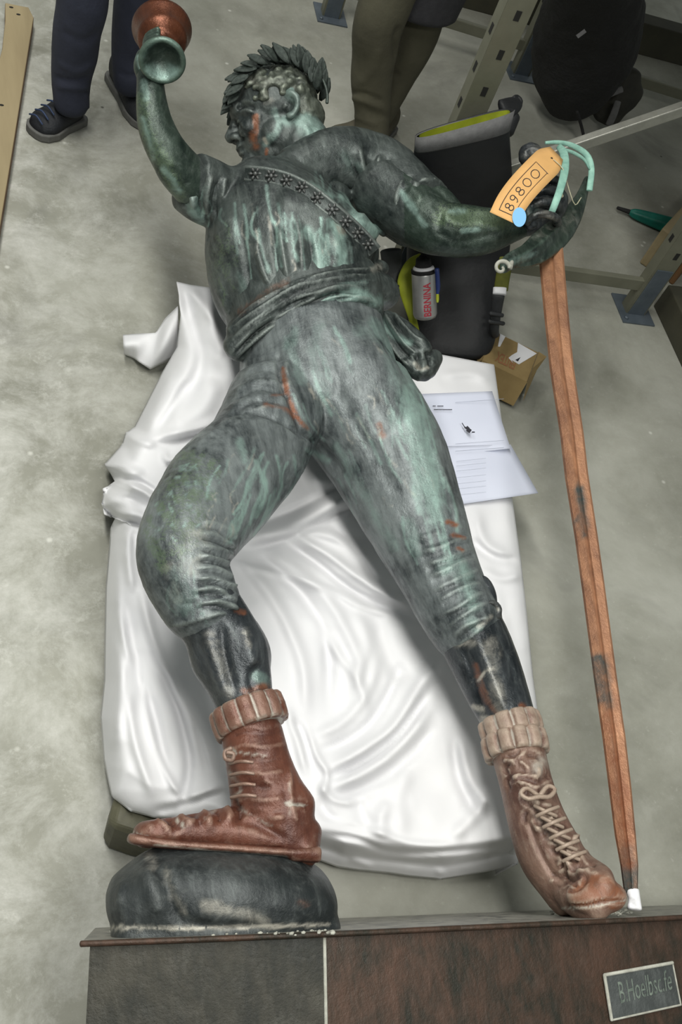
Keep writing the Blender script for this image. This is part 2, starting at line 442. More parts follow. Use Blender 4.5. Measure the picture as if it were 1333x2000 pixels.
def printed(name, txt, fn, mat, parent, bold=0.0, cuts=0):
    """flat print: fn maps (u,v) in 0..1 to a world point on the surface"""
    V, Fc = textmesh(txt, bold=bold)
    if cuts:
        bm = bmesh.new(); vs = [bm.verts.new((u, v, 0)) for u, v in V]
        for f in Fc:
            try: bm.faces.new([vs[i] for i in f])
            except ValueError: pass
        bmesh.ops.triangulate(bm, faces=bm.faces[:])
        for _ in range(cuts): bmesh.ops.subdivide_edges(bm, edges=bm.edges[:], cuts=1, use_grid_fill=True)
        bm.verts.index_update(); V = [(v.co.x, v.co.y) for v in bm.verts]; Fc = [tuple(v.index for v in f.verts) for f in bm.faces]; bm.free()
    return mkobj(name, [fn(u, v) for u, v in V], Fc, mat, parent, smooth=False)


def ribbon(mb, pts, w, nrmv, th=0.0006):
    """thin flat stroke along 3D points"""
    pts = np.asarray(pts, float); T = np.gradient(pts, axis=0); L = []
    for p, t in zip(pts, T):
        s = nrm(np.cross(t, nrmv)) * w / 2; L.append([p - s, p + s, p + s + nrmv * th, p - s + nrmv * th])
    mb.rings(L)


# ------------------------------------------------------------------ floor
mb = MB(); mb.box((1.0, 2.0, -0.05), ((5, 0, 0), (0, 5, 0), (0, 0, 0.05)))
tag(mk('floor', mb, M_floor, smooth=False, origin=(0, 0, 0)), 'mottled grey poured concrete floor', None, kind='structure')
Zup = np.array([0, 0, 1.0])

# ------------------------------------------------------------------ storage rack
u1, u2, u3, u4 = P(775, 545), P(1236, 606), P(1015, 142), P(645, 30)
def upright(w, label, grp='rack uprights', foot=M_blue, hgt=3.2, slots=True):
    """open C-section post with a foot plate and punched slots"""
    o = thing('rack_upright', w, label, 'rack post', grp)
    X_, Y_ = nrm(u2 - u1), nrm(np.cross(Zup, u2 - u1)); hw, dp, t_ = .036, .045, .003
    mb = MB()
    for c_, a_ in ((np.array(w) + Zup * hgt / 2 - Y_ * 0, (X_ * hw, Y_ * t_ / 2, Zup * hgt / 2)),):
        mb.box(c_ - Y_ * dp / 2, a_)
    for s in (-1, 1): mb.box(np.array(w) + Zup * hgt / 2 + X_ * s * hw, (X_ * t_ / 2, Y_ * dp / 2, Zup * hgt / 2)); mb.box(np.array(w) + Zup * hgt / 2 + X_ * s * (hw - .008) + Y_ * dp / 2, (X_ * .009, Y_ * t_ / 2, Zup * hgt / 2))
    mk('post', mb, M_steel, o, smooth=False)
    mb = MB(); mb.box(np.array(w) + Zup * .003, (X_ * .062, Y_ * .070, Zup * .003)); mb.box(np.array(w) + Zup * .10 - Y_ * (dp / 2 + .003), (X_ * .030, Y_ * .002, Zup * .10))
    c_ = np.array(w) + X_ * -.045 + Y_ * -.05; mb.ell(c_ + Zup * .008, (X_ * .008, Y_ * .008, Zup * .006), 8, 6); mk('foot_plate', mb, foot, o, smooth=False, bevel=.001)
    if slots:
        mb = MB(); mb.box((0, 0, 0), (X_ * .0075, Y_ * .0009, Zup * .013)); me = bpy.data.meshes.new('slot'); me.from_pydata(mb.v, [], mb.f); me.materials.append(M_hole)
        for i in range(int(hgt / .105)):
            c = bpy.data.objects.new('slot', me); COL.objects.link(c); c.parent = o; c.location = Zup * (.26 + i * .105) + X_ * .004 - Y_ * (dp / 2 + .0018)
            c = bpy.data.objects.new('slot', me); COL.objects.link(c); c.parent = o; c.location = Zup * (.31 + i * .105) - X_ * (hw + .0018); c.rotation_euler = (0, 0, math.pi / 2)
    return o
upright(u1, 'slotted grey-green rack post rising behind the black backpack'); upright(u2, 'rack post on a blue-grey foot plate right of the sword')
upright(u3, 'rack post standing half behind the large black bag'); upright(u4, 'rack post whose foot stands behind the head, left of the olive trousers')
def rail(name, a, b, r, mat, label, cat='rack rail', grp=None, flat=.5):
    d = nrm(b - a); s = nrm(np.cross(d, Zup)); n_ = np.cross(s, d); mb = MB(); mb.box((a + b) / 2, (d * np.linalg.norm(b - a) / 2, s * r * flat, n_ * r))
    return tag(mk(name, mb, mat, smooth=False, bevel=.003), label, cat, grp)
rail('rack_tie_rail', u1 + Zup * .115, u2 + Zup * .115, .022, M_steel, 'low olive steel rail between the backpack and the right foot plate', grp='rack tie rails')
rail('rack_tie_rail', u4 + Zup * .115, u3 + Zup * .115, .022, M_steel, 'low steel rail in the shade between the two far posts', grp='rack tie rails')
rail('rack_brace', P(841, 381, .32), u2 + Zup * .91, .016, M_pipe, 'pale diagonal steel brace rising right behind the sword hilt', flat=.9)
u5 = u3 + (u3 - u4) * 1.25; u5[2] = 0
rail('rack_brace', u3 + (u5 - u3) * .15 + Zup * 1.05, u3 + (u5 - u3) * .95 + Zup * .28, .03, M_pipe, 'pale diagonal beam crossing the top right corner', flat=.8)
rail('rack_tie_rail', u3 + Zup * .115 + (u5 - u3) * .1, u5 + Zup * .115, .022, M_steel, 'low steel rail right of the large black bag', grp='rack tie rails')
# shelf and crate added out of view, keeping ceiling lamps off the floor
a_ = (u1 + u2 + u3 + u4) / 4
mb = MB(); mb.box((2.45, 3.38, 1.36), ((1.02, 0, 0), (0, 1.2, 0), (0, 0, .012))); tag(mk('shade_shelf', mb, M_oldwood, smooth=False), 'unseen shelf board added above the storage bay to shade it', 'shelf')
mb = MB(); mb.box((2.5, 3.4, 1.60), ((.8, .0, 0), (0, .9, 0), (0, 0, .22))); tag(mk('added_crate', mb, M_oldwood, smooth=False, bevel=.01), 'unseen wooden crate added on top of the shading shelf', 'crate')
# wooden things in the bay on the right
def plank(name, p0, p1, w, h, z, mat, label, cat, bev=.004, grp=None, n=1):
    a, b = np.array(p0), np.array(p1); d = nrm(b - a); s = nrm(np.cross(Zup, d)); mb = MB()
    mb.box((a + b) / 2 + Zup * z, (d * np.linalg.norm(b - a) / 2, s * w / 2, Zup * h / 2)); return tag(mk(name, mb, mat, smooth=False, bevel=bev), label, cat, grp)
w0, w1 = P(1262, 512), P(1420, 335)
FR = thing('picture_frame_stack', w0, 'gilded and brown wooden frames leaning behind the right rack post', 'frame')
dd = nrm(w1 - w0); s_ = nrm(np.cross(dd, Zup))
for i, (wd, hh, of, m_) in enumerate(((.016, .080, 0.0, M_wood), (.010, .060, .036, M_oldwood), (.010, .085, .064, M_wood), (.012, .066, .092, M_oldwood), (.010, .09, .118, M_woodedge))):
    mb = MB(); mb.box(w0 + dd * .30 + s_ * of + Zup * hh, (dd * .33, s_ * wd, Zup * hh)); mk('frame_bar', mb, m_, FR, smooth=False, bevel=.006)
w0, w1 = P(1298, 600), P(1420, 860)
plank('timber_beam', w0, w1, .09, .10, .05, M_curb, 'dark olive timber lying on the floor at the right edge', 'timber')
plank('timber_beam', P(1300, 560) + np.array([.16, -.06, 0]), P(1420, 700) + np.array([.22, .0, 0]), .12, .16, .08, M_curb, 'taller dark timber behind the one at the right edge', 'timber')
plank('timber_beam', P(850, -10), P(1330, 118), .10, .14, .07, M_curb, 'dark timber on the floor under the far rack rail', 'timber')
# folded umbrella
a, b = P(1207, 406, .02), P(1325, 446, .03)
UM = MB(); UM.loft([(a * .8 + b * .2, .008, .008), (a * .7 + b * .3, .017, .016), (a * .4 + b * .6, .024, .022), (b, .030, .026), (b * 1.05 - a * .05, .028, .024)], n=24, rnd=.3)
V_ = np.array(UM.v); ax = nrm(b - a); rel = V_ - a; al = rel @ ax; rad = rel - al[:, None] * ax; th_ = np.arctan2(rad @ Zup, rad @ nrm(np.cross(ax, Zup))); UM.v = [tuple(a + ax * l_ + r_ * (1 + .22 * abs(math.sin(3 * t_)))) for l_, r_, t_ in zip(al, rad, th_)]
um = mk('umbrella', UM, M_umb); tag(um, 'folded teal umbrella with black tip lying right of the sword hilt', 'umbrella')
mb = MB(); mb.tube([a, a * .8 + b * .2], [.006, .009]); mk('tip', mb, M_black, um)
# floor objects top right: big black bag, smaller crumpled bag
bg = MB(); bg.loft([S(1120, 180, .13, 66, 60), S(1128, 140, .22, 88, 78), S(1142, 88, .33, 102, 86), S(1156, 30, .46, 98, 84), S(1160, -30, .61, 84, 70), S(1162, -70, .72, 60, 50)])
BAG = None
V, Fc, N = meshify(bg, .012, 6); V = V + N * (vnoise(V * 9) * .012 + vnoise(V * 22) * .006)[:, None]; V[:, 2] = np.maximum(V[:, 2], .002)
BAG = mkobj('black_bag', V, Fc, M_black, None); tag(BAG, 'large soft black bag standing in the shade at top right', 'bag')
mb = MB(); c_ = P(1136, 66, .50); k = mpp(c_); c_ = CAM + (c_ - CAM) * .985; mb.box(c_, (cv(8 * k, 6 * k, 0), cv(-2.2 * k, 3 * k, 0), cv(0, 0, .6 * k))); mk('small_label', mb, M_packg, BAG, smooth=False)
mb = MB(); mb.tube([P(1128, 218, .16), P(1136, 245, .10), P(1140, 262, .07)], .006); mk('strap', mb, M_black, BAG)
sb_ = MB(); sb_.loft([S(1184, 222, .06, 32, 28), S(1200, 200, .11, 38, 32), S(1216, 178, .16, 38, 32), S(1226, 148, .22, 26, 24)])
V, Fc, N = meshify(sb_, .008, 4); V = V + N * (vnoise(V * 22) * .010)[:, None]; V[:, 2] = np.maximum(V[:, 2], .002)
RS = mkobj('small_rucksack', V, Fc, plain('dark_olive_canvas', (.035, .034, .024), (.012, .012, .010), 14, .8, bs=.4), None); tag(RS, 'small dark crumpled rucksack with pale strap beside the large black bag', 'rucksack')
mb = MB(); mb.loft([(P(1168, 202, .17), .008, .004), (P(1192, 184, .21), .012, .005), (P(1216, 174, .24), .012, .005)]); mb.loft([(P(1208, 198, .18), .012, .004), (P(1200, 222, .14), .014, .005), (P(1190, 244, .09), .014, .005)]); mk('strap', mb, M_packg, RS)

# ------------------------------------------------------------------ plank on the left
a, b = P(34, 6), P(-60, 640)
c1_ = [P(10, 5, .05), P(56, 14, .05), P(66, 34, .05), P(60, 70, .05), P(30, 260, .05), P(4, 420, .05), P(-40, 700, .05), P(-110, 700, .05), P(-40, 250, .05), P(4, 96, .05), P(10, 40, .05)]
mb = MB(); mb.prism(c1_, (0, 0, -.05)); PK = mk('wooden_plank', mb, M_wood, smooth=False, bevel=.003); PK.data.materials.append(M_woodedge)
for p_ in PK.data.polygons:
    if abs(p_.normal.z) < .5: p_.material_index = 1
tag(PK, 'long pale wooden board lying on the floor at the left edge', 'board')
mb = MB()
for x, y in ((22, 14), (36, 28), (3, 205)): c_ = P(x, y, .0508); mb.ell(c_, (np.array([.007, 0, 0]), np.array([0, .005, 0]), np.array([0, 0, .0006])), 10, 4)
mk('nail_hole', mb, M_hole, PK)

# ------------------------------------------------------------------ people
def vline(q, z, dx=0, dy=0): return np.array([q[0] + dx, q[1] + dy, z])
def shoe(mb, heel, toe, w=.046, h=.085):
    d = nrm(toe - heel); L_ = np.linalg.norm(toe - heel); s = np.cross(Zup, d)
    mb.loft([(heel + d * .03 + Zup * h * .62, .036, h * .62), (heel + d * L_ * .25 + Zup * h * .6, .040, h * .6), (heel + d * L_ * .5 + Zup * h * .42, .044, h * .42), (heel + d * L_ * .75 + Zup * h * .33, w, h * .33), (toe - d * .03 + Zup * h * .26, w * .82, h * .27)], ref=Zup, rnd=.8)
def sole(mb, heel, toe, w=.048):
    d = nrm(toe - heel); s = np.cross(Zup, d); L_ = np.linalg.norm(toe - heel); pts = []
    for u, k_ in ((0, .5), (.05, .74), (.25, .8), (.45, .82), (.7, 1.02), (.88, .9), (.97, .6), (1.0, .25)): pts.append((u, k_))
    poly = [heel + d * L_ * u + s * w * k_ for u, k_ in pts] + [heel + d * L_ * u - s * w * k_ for u, k_ in reversed(pts)]
    mb.prism([p + Zup * .002 for p in poly], Zup * .024)
# navy trousers, upper left
h1, t1 = P(158, 232), P(62, 268)
h2, t2 = P(222, 150), P(292, 258)
PA = thing('person', (h1 + h2) / 2 * np.array([1, 1, 0]), 'person in navy trousers and black shoes standing behind the raised goblet arm', 'person')
q1 = P(146, 215); q2 = P(262, 168)
lg = MB()
A = [P(140, 205, .10), P(142, 140, .20), P(150, 75, .31), P(160, 0, .43)]
lg.loft([(A[0], .052, .050), (A[1], .060, .060), (A[2], .068, .066), (A[3], .072, .072), (vline(A[3], .60, .0, .03), .082, .085), (vline(A[3], .85, .05, .04), .10, .10)])
Bq = [P(256, 165, .10), P(262, 95, .20), P(272, 20, .33)]
lg.loft([(Bq[0], .056, .052), (Bq[1], .068, .062), (Bq[2], .076, .070), (vline(Bq[2], .60, -.0, .03), .085, .085), (vline(Bq[2], .85, -.05, .03), .10, .10)])
hip = (vline(A[3], .9) + vline(Bq[2], .9)) / 2
lg.loft([(hip, .17, .13), (hip + Zup * .2, .18, .13), (hip + Zup * .45, .21, .13)], ref=(0, -1, 0))
pst = [([(105, 150), (140, 158), (176, 150)], 5, -7), ([(110, 168), (150, 172), (175, 170)], 5, 7), ([(110, 120), (150, 140), (190, 120)], 6, 5), ([(120, 60), (160, 80), (200, 60)], 8, -5), ([(230, 140), (255, 150), (280, 140)], 6, -7), ([(165, 180), (172, 215)], 6, 6)]
V, Fc, N = meshify(lg, .009, 4); V = V + N * (vnoise(V * 12) * .004)[:, None]; V = sculpt(V, N, pst); mkobj('trousers', V, Fc, M_navy, PA)
for hh_, tt_ in ((h1, t1), (h2, t2)):
    mb = MB(); shoe(mb, hh_, tt_, .052, .10); V, Fc, N = meshify(mb, .005, 3); o = mkobj('shoe', V, Fc, M_shoe, PA)
    mb = MB(); sole(mb, hh_, tt_, .055); mk('shoe_sole', mb, M_sole, o, smooth=False, bevel=.004)
    mb = MB(); d = nrm(tt_ - hh_); s = np.cross(Zup, d)
    for i in range(4): c_ = hh_ + d * (.12 + .022 * i) + Zup * (.098 - .009 * i); mb.tube([c_ - s * .028 - Zup * .012, c_, c_ + s * .028 - Zup * .012], .0028)
    mk('lace', mb, plain('navy_lace', (.02, .04, .10), None, 20, .6), o)
# olive trousers, dark jacket
PB = thing('person', P(740, 290) * np.array([1, 1, 0]), 'person in olive trousers and dark jacket standing behind the head', 'person')
lg = MB()
A = [P(725, 270, .07), P(728, 215, .16), P(726, 160, .26), P(732, 100, .37), P(742, 40, .48)]
lg.loft([(A[0], .058, .055), (A[1], .060, .060), (A[2], .068, .062), (A[3], .074, .068), (A[4], .080, .075), (vline(A[4], .66, .02, .02), .09, .09), (vline(A[4], .88, .05, .02), .11, .11)])
A2 = [P(742, 225, .10), P(768, 170, .20), P(792, 118, .30), P(812, 66, .40)]
lg.loft([(A2[0], .052, .052), (A2[1], .058, .058), (A2[2], .068, .062), (A2[3], .076, .068), (vline(A2[3], .60, -.02, .0), .085, .085), (vline(A2[3], .88, -.05, .0), .11, .11)])
hip = (vline(A[4], .95) + vline(A2[3], .95)) / 2
pst = [([(680, 178), (715, 184), (750, 200)], 4, -7), ([(682, 190), (715, 198), (752, 214)], 6, 7), ([(700, 205), (730, 222), (765, 230)], 6, -6), ([(700, 170), (730, 130), (745, 90)], 10, 6), ([(766, 142), (780, 148)], 6, -9), ([(776, 120), (772, 80), (782, 50)], 6, -10), ([(690, 225), (740, 245)], 6, 5)]
V, Fc, N = meshify(lg, .009, 4); V = V + N * (vnoise(V * 12) * .004)[:, None]; V = sculpt(V, N, pst); mkobj('trousers', V, Fc, M_khaki, PB)
jk = MB(); j0 = (P(735, 8, .56) + P(875, 12, .52)) / 2; 
jb = P(800, 16, .50) + np.array([.02, .04, 0])
jk.loft([(jb, .155, .12), (vline(jb, .62), .165, .125), (vline(jb, .80, -.02), .17, .125), (vline(jb, 1.0, -.03), .185, .13), (vline(jb, 1.22, -.04), .21, .12), (vline(jb, 1.30, -.04), .16, .10)], ref=(-.3, -1, 0), rnd=.25)
for s_x in (-1, 1): jk.loft([(vline(jb, 1.22, s_x * .19 - .04), .062, .062), (vline(jb, 1.0, s_x * .235 - .04, -.02), .056, .056), (vline(jb, .80, s_x * .25 - .02, -.04), .048, .048), (vline(jb, .70, s_x * .25 - .02, -.06), .044, .044)], ref=(0, -1, 0))
V, Fc, N = meshify(jk, .010, 3); V = V + N * (vnoise(V * 9) * .006)[:, None]; mkobj('jacket', V, Fc, M_jacket, PB)
for hh_, tt_ in ((P(735, 275), P(632, 285)), (P(760, 250), P(700, 300))):
    mb = MB(); shoe(mb, hh_, tt_, .05, .095); V, Fc, N = meshify(mb, .006, 3); o = mkobj('shoe', V, Fc, M_olshoe, PB); mb = MB(); sole(mb, hh_, tt_, .053); mk('shoe_sole', mb, M_sole, o, smooth=False, bevel=.004)

# ------------------------------------------------------------------ backpack
BP = thing('backpack', P(890, 680), 'open black roll-top backpack with acid yellow lining standing behind the left arm', 'backpack')
def pring(cx_, cy_, z, a, b, ang, n=36, ex=3.0, up=.25):
    """ring: half-width a px along image angle ang, half-depth b (m) towards the viewer"""
    c_ = P(cx_, cy_, z); k_ = mpp(c_); w_ = cv(math.cos(ang), math.sin(ang), 0) * a * k_; d_ = nrm(cv(0, -.55, .84)) * b; out = []
    for t in np.linspace(0, 2 * math.pi, n, endpoint=False):
        x = abs(math.cos(t)) ** (2 / ex) * (1 if math.cos(t) > 0 else -1); y = abs(math.sin(t)) ** (2 / ex) * (1 if math.sin(t) > 0 else -1)
        out.append(c_ + w_ * x + d_ * y)
    return out
spec = [(880, 676, .05, 74, .075, -.1), (882, 640, .08, 84, .09, -.08), (888, 560, .15, 92, .09, -.03), (896, 480, .24, 98, .075, .0), (900, 400, .37, 100, .055, .06), (900, 330, .49, 96, .055, .14), (902, 276, .58, 92, .050, .22), (908, 242, .63, 97, .048, .27)]
A = catmull(np.array(spec), 4); rs = [pring(*r_) for r_ in A]
mb = MB(); mb.rings(rs, False); mb.f.append(tuple(range(36)))
V = np.array(mb.v); V = V + (vnoise(V * 7) * .006)[:, None] * nrm(cv(.2, .1, 1)); V[:, 2] = np.maximum(V[:, 2], .004)
o = mkobj('pack_body', V, mb.f, M_pack, BP); o.modifiers.new('t', 'SOLIDIFY').thickness = .004
inn_ = [pring(c0_, c1_, z_, a_ - 5, b_ - .008, g_) for c0_, c1_, z_, a_, b_, g_ in A[-14:]]
mb = MB(); mb.rings(inn_, False); mb.f.append(tuple(range(36))); o = mkobj('yellow_lining', mb.v, mb.f, M_yel, BP)
lip0, lip1 = rs[-1], rs[-5]
mb = MB(); off_ = cv(0, 0, .014); r_o = [[c + (c - np.mean(lip0, 0)) * .03 + off_ * (1 if (c - np.mean(lip0, 0)) @ cv(0, 0, 1) > 0 else 0) for c in lip0], [c + (c - np.mean(lip1, 0)) * .03 + off_ * (1 if (c - np.mean(lip1, 0)) @ cv(0, 0, 1) > 0 else 0) for c in lip1]]
mb.rings([lip1, r_o[1], r_o[0], lip0], False, False); 
o = mkobj('grey_hem_band', mb.v, mb.f, M_packg, BP); o.modifiers.new('t', 'SOLIDIFY').thickness = .003
mb = MB(); mb.loft([(P(984, 216, .64), .03, .012), (P(1003, 206, .645), .024, .012), (P(1012, 198, .65), .018, .008)]); mb.loft([(P(990, 255, .59), .022, .03), (P(1004, 228, .62), .018, .02)]); mb.tube([P(1012, 215, .63), P(1018, 198, .65), P(1010, 189, .655), P(1004, 192, .655)], .006)
mk('side_buckle_flap', mb, M_pack, BP)
# straps and webbing
mb = MB(); mb.loft([(P(826, 506, .30), .018, .006), (P(806, 520, .27), .022, .008), (P(792, 550, .23), .022, .008), (P(798, 580, .20), .020, .008), (P(806, 620, .16), .012, .006), (P(812, 648, .11), .012, .006)])
o = mk('yellow_strap', mb, M_yel, BP)
mb = MB(); mb.tube([P(786, 556, .22), P(774, 562, .21), P(776, 572, .20), P(770, 588, .18)], .005); mk('cord_loop', mb, M_black, BP)
mb = MB(); mb.loft([(P(990, 505, .35), .020, .007), (P(983, 540, .31), .020, .007), (P(979, 566, .28), .020, .007)]); o = mk('olive_strap', mb, plain('olive_webbing', (.16, .17, .02), (.08, .09, .01), 20, .7), BP)
mb = MB(); mb.loft([(P(977, 563, .288), .019, .008), (P(976, 575, .28), .019, .008)], ex=4, rnd=.2); mk('white_strap_label', mb, M_white, BP)
mb = MB(); mb.loft([(P(974, 577, .275), .018, .007), (P(970, 606, .23), .016, .008), (P(966, 640, .18), .014, .01), (P(968, 655, .15), .012, .01)], rnd=.4); mb.tube([P(958, 612, .23), P(982, 616, .225)], .006); mb.tube([P(956, 628, .21), P(984, 632, .20)], .006); mk('side_strap', mb, plain('charcoal_webbing', (.035, .037, .04), None, 30, .6), BP)
mb = MB(); mb.loft([(P(764, 490, .28), .03, .01), (P(768, 530, .22), .026, .012), (P(780, 556, .20), .018, .01)]); o = mk('shoulder_strap', mb, M_packg, BP); o.active_material = plain('dark_grey_webbing', (.06, .065, .065), None, 30, .7)
# bottle in the side pocket
ba, bb = P(831, 618, .21), P(828, 528, .32); ax = nrm(bb - ba); L_ = np.linalg.norm(bb - ba); r0 = 23.5 * mpp(ba)
ux = nrm(np.cross(ax, nrm(CAM - ba))); uy = np.cross(ux, ax); uy = uy if uy @ (CAM - ba) > 0 else -uy
BT = thing('water_bottle', ba, 'silver drinking bottle with red lettering in the pocket of the black backpack', 'bottle')
mb = MB(); lathe0 = [(-.004, r0 * .72), (-.001, r0 * .9), (.008, r0), (L_ * .92, r0), (L_ * .96, r0 * .98), (L_ * .99, r0 * .9)]
mb.rings([[ba + ax * h + (ux * math.cos(t) + uy * math.sin(t)) * r for t in np.linspace(0, 2 * math.pi, 32, endpoint=False)] for h, r in lathe0]); mk('bottle_body', mb, M_alu, BT)
mb = MB(); mb.rings([[ba + ax * h + (ux * math.cos(t) + uy * math.sin(t)) * r for t in np.linspace(0, 2 * math.pi, 28, endpoint=False)] for h, r in [(L_ * .955, r0 * 1.02), (L_ * 1.02, r0 * 1.02), (L_ * 1.03, r0 * .92), (L_ * 1.035, r0 * .5)]]); mk('black_ring', mb, M_black, BT)
mb = MB(); mb.rings([[ba + ax * h + (ux * math.cos(t) + uy * math.sin(t)) * r for t in np.linspace(0, 2 * math.pi, 28, endpoint=False)] for h, r in [(L_ * 1.03, r0 * .9), (L_ * 1.07, r0 * .84), (L_ * 1.09, r0 * .6)]]); mk('white_shoulder', mb, M_white, BT)
mb = MB(); mb.rings([[ba + ax * h + (ux * math.cos(t) + uy * math.sin(t)) * r for t in np.linspace(0, 2 * math.pi, 24, endpoint=False)] for h, r in [(L_ * 1.06, r0 * .6), (L_ * 1.09, r0 * .66), (L_ * 1.24, r0 * .6), (L_ * 1.27, r0 * .5), (L_ * 1.30, r0 * .2)]])
mb.tube([ba + ax * L_ * 1.08 - ux * r0 * .6, ba + ax * L_ * 1.35, ba + ax * L_ * 1.08 + ux * r0 * .6], .004); mk('bottle_cap', mb, M_black, BT)
sgn = 1 if (ux @ cv(1, 0, 0)) > 0 else -1
def bmap(u, v):
    ang = .22 - (v - .5) * .62 ; hgt = L_ * (.08 + .72 * u); rr = r0 * 1.02
    return ba + ax * hgt + (ux * sgn * math.sin(ang) + uy * math.cos(ang)) * rr
printed('red_lettering', 'BERNINA', bmap, M_red, BT, bold=.02, cuts=3)
mb = MB(); mb.tube([P(854, 526, .36), P(856, 560, .32), P(855, 574, .305)], [.0065, .0065, .004]); PN = mk('pen', mb, M_bluepen); tag(PN, 'blue pen with yellow tip clipped beside the silver bottle', 'pen')
mb = MB(); mb.tube([P(855, 574, .305), P(855, 584, .293), P(855, 590, .288)], [.004, .0045, .003]); mk('pen_tip', mb, M_yel, PN)

# ------------------------------------------------------------------ cardboard box
ZT = .10
tq_ = [P(964, 646, ZT), P(1052, 688, ZT), P(1030, 747, ZT), P(942, 704, ZT)]
CB = thing('cardboard_box', sum(tq_) / 4 * np.array([1, 1, 0]), 'small brown cardboard box with torn white tape and red lettering beside the backpack', 'box')
lower = [np.array([p[0], p[1], 0.]) for p in tq_]; cc_ = sum(lower) / 4; lower = [cc_ + (p - cc_) * .97 + Zup * .003 for p in lower]
mb = MB(); mb.add(tq_ + lower, [(0, 1, 2, 3), (7, 6, 5, 4), (0, 4, 5, 1), (1, 5, 6, 2), (2, 6, 7, 3), (3, 7, 4, 0)]); mk('carton', mb, M_card, CB, smooth=False, bevel=.0015)
def bxp(u, v, off=.001): return (tq_[3] * (1 - u) + tq_[2] * u) * (1 - v) + (tq_[0] * (1 - u) + tq_[1] * u) * v + Zup * off
mb = MB()
mb.prism([bxp(.15, 1.0, .0008), bxp(.27, .99, .0008), bxp(.24, .62, .0008), bxp(.20, .60, .0008)], Zup * .0008)
mb.prism([bxp(.55, .98, .0008), bxp(.98, .93, .0008), bxp(.92, .80, .0008), bxp(.72, .38, .0008), bxp(.55, .40, .0008), bxp(.60, .34, .0008), bxp(.48, .42, .0008), bxp(.52, .54, .0008), bxp(.60, .70, .0008)], Zup * .0008)
mk('white_tape', mb, M_white, CB, smooth=False)
mb = MB(); mb.prism([bxp(.62, .45, .0018), bxp(.70, .60, .0018), bxp(.68, .44, .0018)], Zup * .0004); mk('tape_mark', mb, M_ink, CB, smooth=False)
printed('red_lettering', 'FRITEX', lambda u, v: bxp(.66 - .42 * u, .18 + .30 * (1 - v) - .02, .0012), M_redbox, CB, bold=.02)
mb = MB(); a, b = bxp(1, 1), bxp(1, 0); ax = nrm(bxp(1, .5) - bxp(0, .5)); mb.prism([a, a * .45 + b * .55, a * .45 + b * .55 + ax * .012 - Zup * .045, a + ax * .028 - Zup * .004], Zup * .002)
mb.prism([a, b, b + ax * .020 - Zup * .07, a + ax * .026 - Zup * .07], Zup * .002)
mk('flap', mb, M_card, CB, smooth=False)
mb = MB(); a, b = bxp(0, 0, 0), bxp(1, 0, 0); dn = nrm(bxp(.5, 0) - bxp(.5, 1)); mb.prism([a, b, b + dn * .02 - Zup * .085, a + dn * .02 - Zup * .085], Zup * .002); mk('flap', mb, M_card, CB, smooth=False)
mb = MB(); a, b = bxp(0, 1, 0), bxp(0, 0, 0); mb.prism([a, b, b - ax * .012 - Zup * .02, a - ax * .012 - Zup * .02], Zup * .002); mk('flap', mb, M_card, CB, smooth=False)

# ------------------------------------------------------------------ pallet, sheet, papers
o0 = np.array([.34, .70, 0]); PU = nrm(np.array([.99, -.14, 0])); PV = nrm(np.array([.14, .99, 0]))
PAL = thing('pallet', o0, 'old grey-brown wooden pallet mostly hidden below the white sheet', 'pallet')
for i in range(3):
    mb = MB(); mb.box(o0 + PU * (.06 +   .33 * i) + PV * .48 + Zup * .045, (PU * .05, PV * .48, Zup * .045)); mk('bearer', mb, M_oldwood, PAL, smooth=False, bevel=.006)
for i in range(7):
    mb = MB(); mb.box(o0 + PU * .40 + PV * (.05 + .143 * i) + Zup * .101, (PU * .38, PV * .046, Zup * .011)); mk('deck_board', mb, M_oldwood, PAL, smooth=False, bevel=.003)
bz = P(208, 1600, .03); bk = P(330, 1625, .03)
mb = MB(); d_ = nrm(bk - bz); n2 = nrm(np.cross(Zup, d_))
rsb = []
for u in (0, .015, .06, .2, .36):
    k_ = (.55, .85, 1, 1, 1)[(0, .015, .06, .2, .36).index(u)]
    c_ = P(212, 1597, .062) + d_ * u
    rsb.append([c_ + n2 * .042 * k_ * x + Zup * .060 * (1 if u else .8) * y for x, y in ((-1, -1), (-1.0, .8), (-.8, 1), (.8, 1), (1, .8), (1, -1))])
mb.rings(rsb); tag(mk('timber_block', mb, M_graywood, smooth=False, bevel=.005), 'grey-green timber end sticking out under the sheet beside the boot toe', 'timber')
mb = MB(); c_ = P(212, 1597, .002); mb.box(c_ + d_ * .25 + Zup * .0, (d_ * .22, n2 * .03, Zup * .002))

# sheet as a draped surface
def plerp(pts, n):
    p = np.asarray(pts, float); s = np.r_[0, np.cumsum(np.linalg.norm(np.diff(p[:, :2], axis=0), axis=1))]; t = np.linspace(0, s[-1], n)
    return np.stack([np.interp(t, s, p[:, k]) for k in range(p.shape[1])], 1)
NU, NVV = 190, 260
left = plerp([(345, 550, .24), (350, 575, .22), (353, 615, .18), (345, 680, .12), (318, 725, .07), (285, 790, .04), (262, 835, .04), (245, 845, .04), (238, 868, .035), (203, 908, .03), (216, 925, .03), (224, 940, .03), (203, 955, .05), (198, 985, .05), (206, 1004, .045), (226, 1010, .05), (216, 1030, .03), (206, 1150, .02), (204, 1250, .02), (203, 1330, .02), (196, 1400, .03), (202, 1480, .05), (210, 1520, .09), (218, 1556, .12)], NVV)
bot = plerp([(218, 1556, .12), (255, 1585, .13), (300, 1597, .14), (340, 1600, .15), (400, 1630, .13), (480, 1660, .10), (560, 1672, .06), (622, 1680, .04), (660, 1694, .03), (700, 1700, .04), (760, 1706, .03), (800, 1712, .04), (862, 1718, .03), (900, 1712, .05), (950, 1703, .06), (1012, 1688, .07)], NU)
